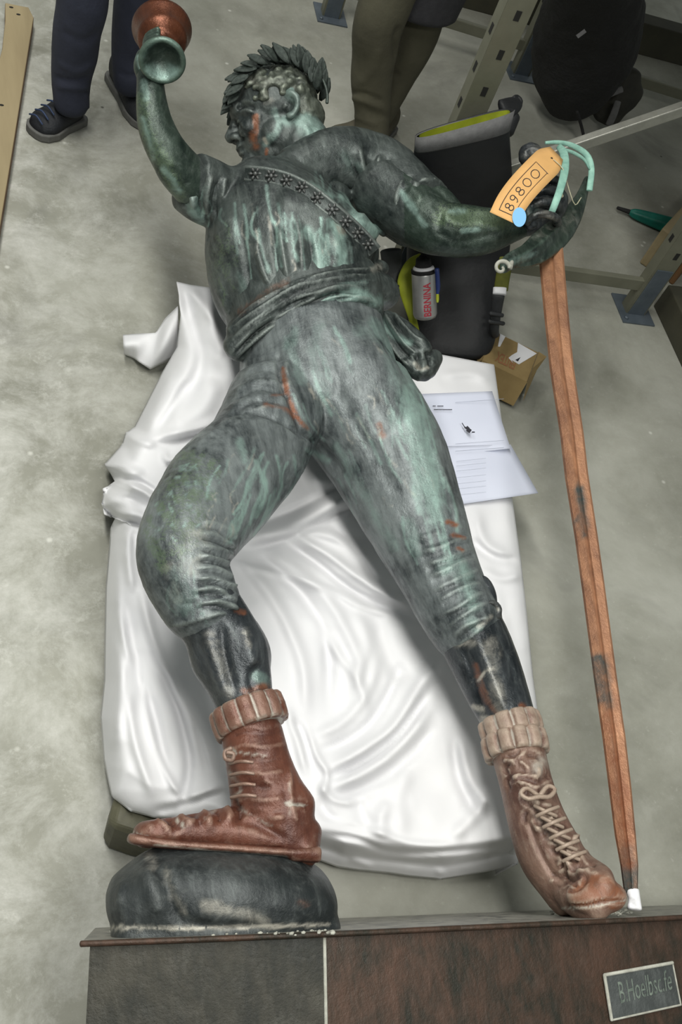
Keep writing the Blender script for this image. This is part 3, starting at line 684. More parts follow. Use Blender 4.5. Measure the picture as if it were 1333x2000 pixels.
right = plerp([(966, 712, .18), (985, 850, .18), (1003, 985, .18), (1018, 1090, .18), (1030, 1200, .18), (1042, 1320, .18), (1055, 1420, .18), (1045, 1520, .18), (1020, 1620, .17), (1012, 1688, .07)], NVV)
top = plerp([(345, 550, .24), (372, 556, .26), (415, 562, .25), (500, 600, .22), (700, 660, .2), (850, 690, .19), (966, 712, .18)], NU)
U = np.linspace(0, 1, NU)[None, :, None]; Vv = np.linspace(0, 1, NVV)[:, None, None]
G = ((1 - Vv) * top[None] + Vv * bot[None] + (1 - U) * left[:, None] + U * right[:, None]
     - ((1 - U) * (1 - Vv) * top[0] + U * (1 - Vv) * top[-1] + (1 - U) * Vv * bot[0] + U * Vv * bot[-1]))
Q = G[..., :2].reshape(-1, 2); Zb = G[..., 2].ravel()
dL, tL = seg_dist(Q, left[::6, :2]); dB, tB = seg_dist(Q, bot[::6, :2])
tl = np.clip(tL * 20, 0, 19.999)
wl = 46; rise = np.clip(dL / wl, 0, 1); rise = np.sin(rise * math.pi / 2) ** 0.8
wb = 62; riseb = np.clip((dB - 26) / (wb - 26), 0, 1); riseb = np.sin(riseb * math.pi / 2)
lip = np.where(dB < 26, .045 * np.sin(dB / 26 * math.pi / 2), .045)
zl = np.interp(tL, np.linspace(0, 1, NVV), left[:, 2]); zb = np.interp(tB, np.linspace(0, 1, NU), bot[:, 2])
TOP = .205
z1 = zl + (TOP - zl) * rise; z2 = np.where(Q[:, 0] > 600, zb + lip + (TOP - zb - .045) * riseb, zb + (TOP - zb) * np.clip(dB / 60, 0, 1) ** .6)
Z = np.minimum(z1, z2)
dR, _ = seg_dist(Q, right[::6, :2]); Z = Z - .022 * np.exp(-dR / 9)
fol = [
    # long folds below the bent leg
    ([(270, 1120), (300, 1250), (360, 1380), (395, 1500)], 10, 17), ([(245, 1150), (262, 1290), (300, 1400), (330, 1540)], 12, -15), ([(230, 1080), (232, 1200), (270, 1330)], 9, 15), ([(225, 1230), (235, 1340), (225, 1470)], 12, 14), ([(250, 1340), (262, 1440), (300, 1560)], 10, 14),
    ([(330, 1330), (390, 1420), (420, 1510)], 9, 15), ([(310, 1290), (350, 1390), (370, 1500), (350, 1580)], 9, -14), ([(300, 1590), (350, 1570), (440, 1548)], 8, -10), ([(320, 1575), (380, 1556), (440, 1530)], 8, 12), ([(275, 1290), (290, 1400), (320, 1500), (355, 1560)], 7, 11),
    # centre panel
    ([(470, 1090), (540, 1180), (590, 1290), (600, 1400)], 13, 13), ([(500, 1080), (590, 1160), (640, 1260), (640, 1380)], 11, -14), ([(540, 1080), (640, 1170), (700, 1290), (690, 1390)], 14, 13),
    ([(455, 1100), (540, 1120), (640, 1150), (720, 1190), (800, 1200)], 8, 9), ([(560, 1060), (620, 1100), (700, 1160), (815, 1215)], 7, -18), ([(575, 1045), (640, 1082), (720, 1140), (812, 1190)], 9, 18), ([(520, 1055), (600, 1040), (680, 1060), (740, 1130)], 11, 14),
    ([(640, 1020), (700, 1080), (740, 1150)], 8, -12), ([(460, 1060), (560, 1030), (640, 990), (700, 960)], 16, 26), ([(480, 1075), (560, 1052), (640, 1015), (700, 985)], 6, -12), ([(470, 1036), (560, 1002), (640, 965), (690, 945)], 6, -12), ([(600, 930), (650, 940), (700, 930)], 14, 10),
    ([(640, 1500), (700, 1470), (770, 1420), (820, 1340), (860, 1290)], 13, 20), ([(645, 1540), (720, 1505), (790, 1450), (850, 1370)], 12, 17), ([(640, 1520), (710, 1488), (780, 1432), (840, 1350)], 8, -18), ([(640, 1560), (730, 1530), (800, 1475), (850, 1420)], 11, -12), ([(620, 1470), (690, 1440), (740, 1390), (790, 1290)], 9, -15), ([(610, 1440), (670, 1410), (720, 1350), (740, 1270)], 11, 12),
    ([(600, 1420), (615, 1470), (640, 1512), (625, 1560)], 7, 12), ([(570, 1400), (600, 1450), (612, 1500)], 8, -12), ([(560, 1380), (580, 1440), (600, 1520)], 8, 11), ([(625, 1530), (650, 1560), (700, 1570)], 8, 10), ([(620, 1560), (650, 1600), (720, 1620)], 10, -9),
    ([(760, 1560), (745, 1600), (750, 1640)], 14, 9), ([(800, 1500), (780, 1560), (790, 1640)], 16, 8), ([(880, 1640), (930, 1590), (960, 1540)], 14, 12), ([(900, 1440), (920, 1520), (970, 1590)], 10, 13), ([(885, 1440), (900, 1530), (940, 1600)], 9, -11), ([(700, 1560), (720, 1630)], 14, -8),
    ([(730, 1200), (760, 1290), (800, 1330)], 18, -10), ([(690, 1190), (720, 1260), (690, 1330)], 14, 9), ([(600, 1180), (640, 1250), (700, 1330), (720, 1400)], 10, 9),
    ([(620, 1626), (700, 1640), (760, 1662), (860, 1664), (1010, 1648)], 6, -16), ([(620, 1604), (700, 1612), (800, 1646), (900, 1652)], 8, 8), ([(640, 1662), (720, 1672), (800, 1676), (1000, 1664)], 5, 6), ([(680, 1672), (730, 1696)], 6, 8), ([(850, 1700), (870, 1712)], 8, 8),
    # right strip
    ([(930, 1000), (950, 1060), (1000, 1090)], 10, 9), ([(915, 1050), (960, 1085), (1020, 1095)], 8, -10), ([(940, 1110), (980, 1130), (1025, 1120)], 9, 8), ([(860, 735), (920, 730), (960, 745)], 9, 7), ([(970, 1150), (990, 1240), (1030, 1330)], 10, 6), ([(1000, 1330), (1020, 1400)], 8, 7),
    # upper left drape
    ([(352, 565), (380, 640), (390, 720), (350, 800)], 13, -16), ([(400, 590), (420, 650), (440, 700)], 14, 14), ([(365, 560), (400, 600), (430, 640)], 9, 10), ([(340, 720), (310, 780), (285, 840)], 12, 12), ([(370, 740), (340, 790), (300, 850)], 9, -12), ([(420, 740), (400, 790), (330, 850)], 22, 14),
    ([(300, 870), (350, 860), (400, 848), (440, 840)], 7, -15), ([(310, 850), (370, 842), (430, 822)], 8, 10), ([(245, 848), (275, 862), (305, 872)], 6, 12), ([(245, 860), (255, 900), (300, 930)], 10, -8), ([(210, 908), (240, 920), (290, 920)], 10, 10), ([(320, 880), (330, 900), (350, 890), (370, 890)], 6, 14), ([(330, 905), (345, 930)], 7, -8),
    ([(245, 945), (290, 965), (340, 1005)], 9, 22), ([(232, 938), (270, 940), (320, 975)], 6, -14), ([(215, 960), (212, 990), (230, 1005)], 9, 12), ([(225, 975), (255, 975), (290, 995)], 6, -10), ([(220, 1000), (270, 1005), (310, 1025)], 9, 16), ([(240, 1015), (280, 1030), (300, 1050)], 6, -16), ([(250, 1035), (250, 1090), (262, 1160)], 8, 12), ([(262, 1030), (268, 1090)], 7, -10),
    ([(560, 690), (640, 760)], 75, 34)]
dz = np.zeros(len(Q))
for pts, w, am in fol:
    d, t = seg_dist(Q, catmull(np.array(pts, float), 4) if len(pts) > 2 else pts); dz += np.exp(-(d / w) ** 2) * am * .001 * np.clip(np.minimum(t, 1 - t) * 5 + .1, 0, 1)
edge = np.clip(np.minimum(np.minimum(dL, dB), dR) / 12, .15, 1)
Z = np.maximum(Z + dz * edge * 1.35 + .0025 * vnoise(np.c_[Q / 34, np.zeros(len(Q))]) * edge + .0022 * (1 - 2 * np.abs(vnoise(np.c_[Q / 46 + 7, np.ones(len(Q))]))) * edge, .012)
Zg = Z.reshape(NVV, NU)
for _ in range(1): Zg[1:-1, 1:-1] = (Zg[1:-1, 1:-1] * 2 + Zg[:-2, 1:-1] + Zg[2:, 1:-1] + Zg[1:-1, :-2] + Zg[1:-1, 2:]) / 6
XYZ = np.array([P(x, y, z) for (x, y), z in zip(Q, Zg.ravel())]).reshape(NVV, NU, 3)
# hems that drop to the floor on the far sides
cols = [XYZ]
for k_, zz in enumerate((.8, .5, .2)):
    e = XYZ[:, -1].copy(); e[:, 2] = np.maximum(e[:, 2] * zz, .008); e[:, :2] += np.stack([np.full(NVV, -.006 * (k_ + 1)) + .004 * np.sin(np.arange(NVV) / 9.0), np.zeros(NVV)], 1); cols.append(e[:, None])
XYZ = np.concatenate(cols, 1)
mb = MB(); mb.grid(XYZ)
SH = mk('white_sheet', mb, M_sheet); SH.modifiers.new('t', 'SOLIDIFY').thickness = .003
tag(SH, 'crumpled white satin sheet spread over the pallet under the statue', 'sheet')
fl = MB()
ga = plerp([(240, 654, .05), (262, 652, .06), (305, 650, .09), (322, 622, .12), (347, 598, .16)], 26); gb = plerp([(242, 692, .012), (262, 700, .014), (270, 706, .03), (294, 722, .02), (352, 694, .06)], 26)
gg = []
for i in range(14):
    v_ = i / 13; r_ = ga * (1 - v_) + gb * v_; r_ = r_.copy(); r_[:, 2] += .02 * math.sin(v_ * math.pi); r_[:, 2] += .014 * np.sin(np.linspace(0, 9, 26) + v_ * 2) * math.sin(v_ * math.pi); gg.append([P(*q_) for q_ in r_])
fl.grid(np.array(gg)); o = mk('loose_corner', fl, M_sheet, SH); o.modifiers.new('t', 'SOLIDIFY').thickness = .003

def paper(name, pts, z, label, sag):
    c_ = [np.array(p, float) for p in pts]; G_ = []
    for i in range(15):
        v_ = i / 14; row = []
        for j in range(11):
            u_ = j / 10; p = (c_[0] * (1 - u_) + c_[1] * u_) * (1 - v_) + (c_[3] * (1 - u_) + c_[2] * u_) * v_
            row.append(P(p[0], p[1], z + .006 * math.sin(u_ * 3 + v_ * 4) - sag * max(0, u_ - .6) * v_))
        G_.append(row)
    mb = MB(); mb.grid(np.array(G_)); o = mk(name, mb, M_paper); o.modifiers.new('t', 'SOLIDIFY').thickness = .0006
    return tag(o, label, 'paper', 'printed sheets on the cloth')
p2 = paper('document', [(846, 872), (998, 868), (1052, 963), (880, 988)], .222, 'lower plain white page with faint lines, its corner hanging over the cloth edge', .05)
p1 = paper('document', [(806, 770), (962, 764), (998, 876), (850, 892)], .228, 'upper white page with two printed lines and a small dark figure picture', .0)
def pp(x, y, z=.2395): return P(x, y, z)
mb = MB(); nv = nrm(CAM - P(900, 830, .23))
for (x0, x1, y, w) in ((846, 870, 793, .0022), (848, 886, 800, .0022)):
    n_ = int((x1 - x0) / 3)
    for i in range(n_):
        if rng.rand() < .88: ribbon(mb, [pp(x0 + i * 3, y + .2 * i * .1), pp(x0 + i * 3 + 2.6, y)], w, nv)
fig = [[(903, 826), (908, 834)], [(908, 834), (913, 838)], [(912, 833), (917, 838)], [(913, 838), (920, 843)], [(922, 844), (928, 844)]]
for l, w in zip(fig, (.0022, .004, .0055, .010, .003)): ribbon(mb, [pp(*l[0]), pp(*l[1])], w, nv)
mk('print', mb, M_ink, p1, smooth=False)
mb = MB()
for y in (785, 866, 880): ribbon(mb, [pp(890, y + 1, .2365), pp(985, y - 6, .2365)], .0009, nv)
mk('faint_rules', mb, M_inkl, p1, smooth=False)
mb = MB()
for y in (896, 905, 915, 928, 940, 950, 962): ribbon(mb, [pp(892, y + 5, .2325), pp(950, y - 1, .2325)], .0006, nv)
mk('faint_rules', mb, M_inkl, p2, smooth=False)

# ------------------------------------------------------------------ the fallen bronze figure
ST = thing('statue', P(620, 1500, 0.2),
           'green and brown bronze statue of a laurel-wreathed man lying on its back on white cloth', 'statue')


def finish(name, mb, mat, voxel, it, strokes=(), paints=(), parent=None, rip=None, nz=0.0, nsc=20):
    V, Fc, N = meshify(mb, voxel, it)
    if nz: V = V + N * (vnoise(V * nsc) * nz + vnoise(V * nsc * 2.3) * nz * 0.5)[:, None]
    if strokes: V = sculpt(V, N, strokes)
    if rip is not None: V = rip(V, N)
    return mkobj(name, V, Fc, mat, parent or ST, paint=paintmap(V, paints) if paints else np.zeros((len(V), 4)))


# --- head frame in pixel units round the ear
HO = P(566, 206, 0.50); HK = mpp(HO)
def hdir(x, y, s): return cv(-0.966 * x - 0.259 * y, -0.259 * x + 0.966 * y, s) * HK
# forward is image-left and slightly up; up is image-up leaning left
def H(x, y, s): return HO + hdir(x, y, s - 58)
HX, HY, HS = hdir(1, 0, 0), hdir(0, 1, 0), hdir(0, 0, 1)
def hell(mb, c, r, n=20): mb.ell(H(*c), (HX * r[0], HY * r[1], HS * r[2]), n, 12)

body = MB()
# cranium, face
hell(body, (22, 32, 0), (80, 66, 64)); hell(body, (62, 12, 0), (46, 62, 54)); hell(body, (66, -28, 0), (46, 46, 47))
hell(body, (101, 34, 0), (17, 22, 42)); hell(body, (99, 24, 14), (15, 7, 17)); hell(body, (99, 24, -14), (15, 7, 17))
for s in (-1, 1):
    hell(body, (86, -14, 30 * s), (24, 22, 22)); hell(body, (98, 8, 22 * s), (11, 8, 13))
    hell(body, (119, -14, 12 * s), (10, 8, 8)); hell(body, (34, -38, 44 * s), (34, 30, 14))
body.loft([(H(108, 26, 0), 7 * HK, 8 * HK), (H(119, 10, 0), 8 * HK, 9 * HK), (H(131, -8, 0), 10 * HK, 12 * HK)], n=14)
hell(body, (128, -11, 0), (11, 9, 12)); hell(body, (113, 6, 0), (14, 20, 9)); hell(body, (110, -14, 0), (14, 12, 12))
hell(body, (110, -24, 0), (12, 10, 22)); hell(body, (112, -36, 0), (13, 6.5, 21)); hell(body, (109, -47, 0), (13, 6.5, 18))
hell(body, (102, -74, 0), (22, 22, 28)); hell(body, (74, -84, 0), (38, 26, 36)); hell(body, (48, -62, 0), (50, 34, 46))
# ear
ec = [(0, 22, 60), (-10, 20, 65), (-17, 9, 67), (-15, -6, 67), (-6, -18, 65), (5, -22, 62), (8, -16, 60)]
body.tube([H(*e) for e in ec], np.array([5.5, 6.5, 7, 6.5, 6, 7, 5]) * HK)
body.tube([H(*e) for e in [(6, 14, 58), (-4, 11, 59), (-8, 2, 59), (-2, -8, 58)]], 3.4 * HK)
hell(body, (-4, 2, 52), (14, 20, 9)); hell(body, (8, 0, 58), (4, 6, 4))
# neck
body.loft([(H(20, -20, 0), 48 * HK, 50 * HK), S(585, 262, 0.425, 50, 46), S(602, 318, 0.405, 60, 46), S(608, 390, 0.39, 80, 44)])
# torso core
body.loft([S(605, 380, 0.39, 76, 40), S(585, 440, 0.41, 140, 85), S(575, 540, 0.39, 138, 80), S(595, 650, 0.37, 120, 75), S(620, 760, 0.36, 120, 75)])
# right arm (image left): raised to the cup
body.loft([S(430, 395, 0.44, 44), S(372, 352, 0.48, 46), S(330, 300, 0.54, 40), S(306, 250, 0.58, 36), S(297, 205, 0.61, 31), S(294, 165, 0.63, 27), S(292, 140, 0.64, 26)])
body.loft([S(372, 365, 0.475, 38), S(338, 330, 0.52, 34), S(322, 300, 0.55, 28)])
# left arm (image right)
body.loft([S(740, 370, 0.44, 62), S(800, 412, 0.46, 62), S(838, 438, 0.485, 56, 52), S(868, 448, 0.50, 52, 46), S(912, 452, 0.51, 51, 44), S(955, 450, 0.53, 44, 38), S(1000, 440, 0.55, 33, 27), S(1026, 430, 0.56, 30, 24)])
body.loft([S(815, 385, 0.47, 34), S(850, 396, 0.495, 36), S(880, 415, 0.51, 28)])
# legs
LEG1 = [S(545, 790, 0.37, 96, 84), S(500, 880, 0.42, 96, 84), S(428, 960, 0.48, 104, 84), S(372, 1040, 0.53, 92, 76), S(358, 1100, 0.545, 84, 70),
        S(388, 1170, 0.53, 74, 64), S(425, 1225, 0.51, 71, 62), S(449, 1280, 0.495, 78, 64), S(467, 1330, 0.485, 66, 56), S(482, 1385, 0.475, 54, 48), S(496, 1430, 0.468, 44, 38)]
LEG2 = [S(690, 790, 0.37, 120, 88), S(755, 890, 0.38, 112, 84), S(800, 990, 0.385, 98, 76), S(845, 1090, 0.39, 80, 66), S(882, 1170, 0.39, 72, 62),
        S(920, 1235, 0.385, 68, 58), S(950, 1300, 0.38, 66, 58), S(975, 1360, 0.375, 60, 52), S(1002, 1425, 0.373, 50, 44), S(1016, 1480, 0.37, 40, 34)]
def thin(L, k, px=5): return [(c, max(a - px * mpp(c), 0.01) * k, max(b - px * mpp(c), 0.01) * k) for c, a, b in L]
body.loft(thin(LEG1[:5], 1, 9) + LEG1[5:]); body.loft(thin(LEG2[:5], 1, 9) + LEG2[5:])
body.loft([S(449, 1240, 0.49, 60, 56), S(468, 1285, 0.485, 64, 60), S(480, 1330, 0.48, 50, 48)])

head_st = [
    ([(452, 168), (449, 190)], 8, 3), ([(462, 214), (482, 206), (500, 212)], 5, -7), ([(460, 205), (480, 196), (502, 204)], 5, 3),
    ([(466, 219), (480, 214), (494, 219)], 3.5, 4.5), ([(470, 226), (484, 228), (496, 222)], 3.5, -3),
    ([(452, 277), (466, 276), (478, 270)], 3.2, -6.5), ([(455, 243), (466, 246), (470, 254)], 4, -5), ([(446, 246), (452, 250)], 4, -4),
    ([(470, 252), (486, 268), (488, 284)], 6, -3), ([(462, 292), (476, 288)], 6, -4), ([(490, 236), (512, 236)], 16, 3),
    ([(556, 214), (566, 208), (566, 198)], 5, -6), ([(556, 236), (552, 262), (520, 300)], 7, -3), ([(592, 250), (580, 300)], 9, -4), ([(615, 240), (612, 300)], 8, -4)]
arm_st = [([(282, 190), (290, 250), (318, 320)], 10, 3), ([(318, 190), (338, 250)], 8, -2.5), ([(330, 330), (352, 344), (366, 366)], 9, -4),
          ([(860, 420), (900, 438), (960, 436)], 10, 4), ([(850, 452), (900, 470), (980, 455)], 9, -4), ([(800, 366), (826, 388)], 14, 4), ([(848, 392), (862, 420), (852, 450)], 9, -4),
          ([(890, 418), (930, 420), (990, 424)], 7, -2)]
leg_st = [([(400, 1230), (420, 1300), (446, 1370)], 12, 6), ([(432, 1215), (440, 1280), (458, 1350)], 9, -6), ([(478, 1215), (486, 1262), (500, 1310)], 16, 7),
          ([(505, 1290), (490, 1330), (500, 1350)], 8, -4), ([(930, 1240), (958, 1310), (990, 1400)], 12, 6), ([(905, 1260), (930, 1340), (950, 1410)], 9, -5), ([(985, 1260), (1010, 1340)], 10, -4)]
R_, G_, B_, A_ = 0, 1, 2, 3
BO = finish('body', body, M_body, 0.0045, 4, head_st + arm_st + leg_st, [
    (R_, [(575, 175), (600, 230), (620, 262)], 26, 0.8), (R_, [(538, 215), (545, 250), (520, 280)], 9, .75), (R_, [(558, 232), (590, 235)], 18, 0.8),
    (A_, [(530, 195), (520, 200)], 8, .35), (R_, [(610, 256), (628, 262)], 12, 1.0),
    (G_, [(500, 228), (500, 280)], 6, 1.3), (G_, [(494, 262), (500, 284)], 10, 1.3), (G_, [(521, 292), (520, 306)], 5, 1.1), (A_, [(516, 272), (521, 280)], 4, 1),
    (B_, [(272, 200), (285, 260), (320, 320), (350, 380)], 24, .8), (R_, [(280, 230), (300, 310)], 8, .7), (R_, [(320, 330), (350, 370)], 10, .8), (R_, [(282, 160), (286, 190)], 9, .8),
    (B_, [(870, 418), (930, 425), (985, 430)], 26, 1.0), (R_, [(880, 412), (905, 412)], 9, .75), (R_, [(780, 370), (800, 400), (830, 440)], 8, .75), (R_, [(905, 450), (935, 448)], 6, .8),
    (A_, [(412, 1240), (432, 1300), (450, 1360)], 12, .35), (A_, [(478, 1235), (490, 1265)], 7, .5), (G_, [(478, 1350), (520, 1342)], 8, .9), (G_, [(462, 1192), (476, 1196)], 9, .9),
    (G_, [(930, 1300), (945, 1350), (960, 1380), (985, 1410)], 8, .75), (A_, [(955, 1255), (965, 1310), (975, 1390)], 16, .5), (A_, [(935, 1330), (950, 1310), (965, 1305)], 4, .9),
    (A_, [(925, 1380), (945, 1385)], 6, .8), (A_, [(945, 1405), (985, 1400)], 8, .8), (G_, [(1020, 1380), (1035, 1395)], 8, 1),
    (R_, [(500, 1320), (520, 1330)], 12, .6), (A_, [(890, 1260), (925, 1255)], 9, .5)])

BO.data.materials.append(M_arm); BO.data.materials.append(M_dark)
_bv = np.array([v.co[:] for v in BO.data.vertices]) + np.array(ST['_w']); _bq = proj(_bv)
for p_ in BO.data.polygons:
    x_, y_ = _bq[p_.vertices[0]]
    if x_ < 392 and y_ < 500 or (x_ > 790 and y_ < 560): p_.material_index = 1
    elif y_ > 1130: p_.material_index = 2

# --- curls
hair = MB()
for i in range(330):
    th = math.radians(rng.uniform(-35, 215)); ps = rng.uniform(-1.35, 1.35)
    d = np.array([math.cos(th) * math.cos(ps), math.sin(th) * math.cos(ps), math.sin(ps)])
    p = np.array([22, 32, 0]) + d * np.array([80, 68, 65]) * 1.0
    if p[0] > 62 and p[1] < 62: continue
    if p[0] > 28 and p[1] < 22: continue
    if abs(p[0] + 5) < 22 and p[1] < 24: continue
    if p[1] < -58: continue
    r = rng.uniform(6.5, 10.5)
    hair.ell(H(*p), (HX * r, HY * r * 0.8, HS * r), 8, 6)
hell(hair, (10, 36, 0), (72, 62, 60)); hell(hair, (-24, -6, 0), (44, 44, 50))
cu = [([(520 + 15 * i, 148 + 16 * (i % 3)), (530 + 15 * i, 142 + 16 * (i % 3)), (536 + 15 * i, 152 + 16 * (i % 3))], 4, -4) for i in range(5)]
finish('curly_hair', hair, M_hair, 0.0050, 2, cu, [(R_, [(600, 230), (628, 265)], 20, .8), (A_, [(500, 165), (540, 190)], 22, .3)], nz=0.0018, nsc=60)

# --- laurel wreath: every leaf its own sub-part
wr = MB()
wpts = []
for s in (38,):
    wr.tube([H(104 * math.cos(a) * 0.86 + 10, 88 * math.sin(a) * 0.92 + 22, s) for a in np.linspace(0.45, 3.5, 16)], 3.2 * HK)
wreath = mk('laurel_wreath', wr, M_wreath, ST)
lw, ll = [], []
def leafmesh():
    V, Fc = [], []
    n = 7
    for i in range(n):
        u = i / (n - 1); w = 0.28 * math.sin(math.pi * min(u * 0.93 + 0.05, 1)) ** 0.75 * (1 - 0.25 * u); z = 0.16 * math.sin(u * 2.2)
        for x, dz in ((-w, 0), (-w * .45, .05), (0, -0.035), (w * .45, .05), (w, 0)): V.append((u, x, z + dz))
        for x, dz in ((w, -.035), (0, -.09), (-w, -.035)): V.append((u, x, z + dz))
    for i in range(n - 1):
        for k in range(8): Fc.append((i * 8 + k, i * 8 + (k + 1) % 8, (i + 1) * 8 + (k + 1) % 8, (i + 1) * 8 + k))
    Fc.append(tuple(range(8))[::-1]); Fc.append(tuple(range((n - 1) * 8, n * 8)))
    me = bpy.data.meshes.new('leaf'); me.from_pydata(V, [], Fc); bm = bmesh.new(); bm.from_mesh(me); bmesh.ops.recalc_face_normals(bm, faces=bm.faces); bm.to_mesh(me); bm.free()
    me.shade_smooth(); me.materials.append(M_wreath)
    at = me.attributes.new('paint', 'FLOAT_COLOR', 'POINT'); at.data.foreach_set('color', np.zeros(len(V) * 4, np.float32)); return me
LM = leafmesh()
def leaf(base, tip, up, sz=1.0):
    base, tip = np.asarray(base), np.asarray(tip); L = np.linalg.norm(tip - base); x = nrm(tip - base); z = nrm(up - x * (up @ x)); y = np.cross(z, x)
    o = bpy.data.objects.new('leaf', LM); COL.objects.link(o); o.parent = wreath
    o0 = base - np.array(ST['_w']); w = L * sz
    o.matrix_local = Matrix([[x[0] * L, y[0] * w, z[0] * w, o0[0]], [x[1] * L, y[1] * w, z[1] * w, o0[1]], [x[2] * L, y[2] * w, z[2] * w, o0[2]], [0, 0, 0, 1]])
for row, (s, n0, ph) in enumerate(((-34, 13, .1), (-6, 14, .0), (22, 15, .06), (46, 13, .02), (58, 9, .3))):
    for k in range(n0):
        a = 0.30 + ph + (k + 0.5 * (row % 2)) * (3.05 - ph) / n0
        k_s = math.sqrt(max(0.1, 1 - (s / 74) ** 2)); rr = (92 if s < 40 else 86) * (0.62 + 0.38 * k_s)
        b0 = np.array([18 + rr * math.cos(a) * 0.98, 28 + rr * 0.86 * math.sin(a), s])
        out = np.array([math.cos(a), math.sin(a), 0.25 * s / 60]); tg = np.array([-math.sin(a), math.cos(a), 0]) 
        ln = rng.uniform(36, 48); d = tg * rng.uniform(0.75, 0.95) * -1 + out * rng.uniform(0.25, 0.6) + np.array([0, 0, rng.uniform(-.35, .35)])
        t0 = b0 + d / np.linalg.norm(d) * ln
        leaf(H(*b0), H(*t0), nrm(hdir(*out)) * rng.uniform(.1, .6) + nrm(HS) * (1.0 if s > -20 else .6), rng.uniform(0.8, 1.05))

# --- tunic
tun = MB()
tun.loft([S(630, 378, 0.40, 78, 34), S(604, 412, 0.412, 150, 70), S(582, 448, 0.42, 170, 112), S(570, 490, 0.415, 170, 122), S(570, 540, 0.405, 162, 114), S(585, 590, 0.395, 150, 104), S(598, 640, 0.38, 140, 96)], n=32, rnd=.35)
tun.loft([S(575, 352, 0.42, 62, 50), S(660, 325, 0.43, 74, 75), S(740, 345, 0.43, 76, 70), S(796, 398, 0.45, 74, 66), S(822, 418, 0.468, 73, 68)], rnd=.08)
tun.loft([S(520, 390, 0.42, 80, 75), S(450, 390, 0.435, 64, 60), S(404, 374, 0.45, 64, 60), S(370, 354, 0.475, 60, 56)], rnd=.08)
tun.loft([S(500, 374, 0.43, 40, 36), S(560, 346, 0.435, 44, 38), S(625, 312, 0.44, 42, 40), S(700, 300, 0.44, 44, 44), S(740, 322, 0.44, 46, 46)])
ts = [([(716, 300), (726, 350), (736, 395), (745, 430)], 6, -6), ([(700, 282), (712, 340), (728, 390)], 7, 6), ([(742, 300), (738, 350), (742, 400)], 7, 6), ([(760, 310), (748, 360), (748, 410)], 5, -6),
      ([(680, 296), (700, 345), (722, 385)], 5, -4), ([(775, 330), (757, 370), (752, 430)], 6, 6), ([(788, 340), (770, 370), (762, 420), (768, 470)], 5, -5),
      ([(660, 375), (700, 395), (738, 412)], 8, 8), ([(640, 350), (690, 380), (730, 398)], 7, -5), ([(690, 420), (715, 450), (738, 462)], 12, 12), ([(676, 440), (700, 465), (730, 478)], 5, -6),
      ([(730, 430), (745, 455), (752, 462)], 6, 9), ([(745, 470), (738, 500), (728, 520)], 7, -6),
      ([(792, 345), (775, 395), (790, 465)], 5, 6), ([(806, 352), (788, 400), (802, 466)], 4, -5), ([(818, 356), (800, 400), (812, 462)], 4, 4), ([(785, 352), (810, 346), (835, 366)], 5, -3),
      ([(500, 470), (512, 520), (528, 560)], 7, 5), ([(470, 430), (480, 500), (492, 570)], 9, -3), ([(545, 440), (555, 500), (562, 545)], 6, 4), ([(532, 440), (540, 500), (548, 550)], 5, -3),
      ([(600, 440), (610, 500), (612, 530)], 6, -4), ([(580, 430), (588, 480), (590, 530)], 6, 3), ([(650, 450), (660, 490), (655, 520)], 8, 3), ([(540, 395), (600, 400), (660, 430)], 26, 6), ([(450, 420), (440, 500)], 18, 4),
      ([(385, 330), (376, 372), (380, 410)], 6, 6), ([(400, 335), (390, 380), (394, 425)], 4, -5), ([(414, 340), (404, 385), (408, 430)], 5, 5), ([(428, 350), (420, 390), (420, 430)], 4, -5), ([(440, 345), (434, 390)], 5, 4), ([(372, 335), (362, 370)], 4, -4),
      ([(425, 560), (440, 590), (452, 620)], 8, 4), ([(400, 400), (412, 440), (404, 470)], 8, -4)]
kp = []; rk_ = np.random.RandomState(8)
def streaks(ch, n, a, b, spread, ln, w=(2.5, 5), st=(.5, 1.0)):
    a, b = np.array(a, float), np.array(b, float); L_ = np.linalg.norm(b - a); dd_ = (b - a) / L_; d = np.array([.1, 1.]); q_ = np.array([1., -.1])
    for _ in range(n):
        s0 = a + dd_ * L_ * rk_.uniform(0, 1) + rk_.normal(size=2) * spread; l_ = rk_.uniform(*ln); k1, k2 = rk_.normal(size=2) * 4
        kp.append((ch, [tuple(s0), tuple(s0 + d * l_ * .5 + q_ * k1), tuple(s0 + d * l_ + q_ * k2)], rk_.uniform(*w), rk_.uniform(*st)))
streaks(R_, 30, (480, 430), (680, 450), 22, (40, 90)); streaks(R_, 12, (600, 340), (720, 400), 14, (15, 40), st=(.3, .7)); streaks(A_, 12, (480, 430), (680, 470), 24, (20, 60), (2, 3), (.3, .7)); streaks(B_, 10, (430, 430), (440, 540), 12, (30, 60), (5, 9), (.4, .8)); streaks(R_, 12, (370, 350), (400, 400), 14, (15, 40), st=(.4, .9))
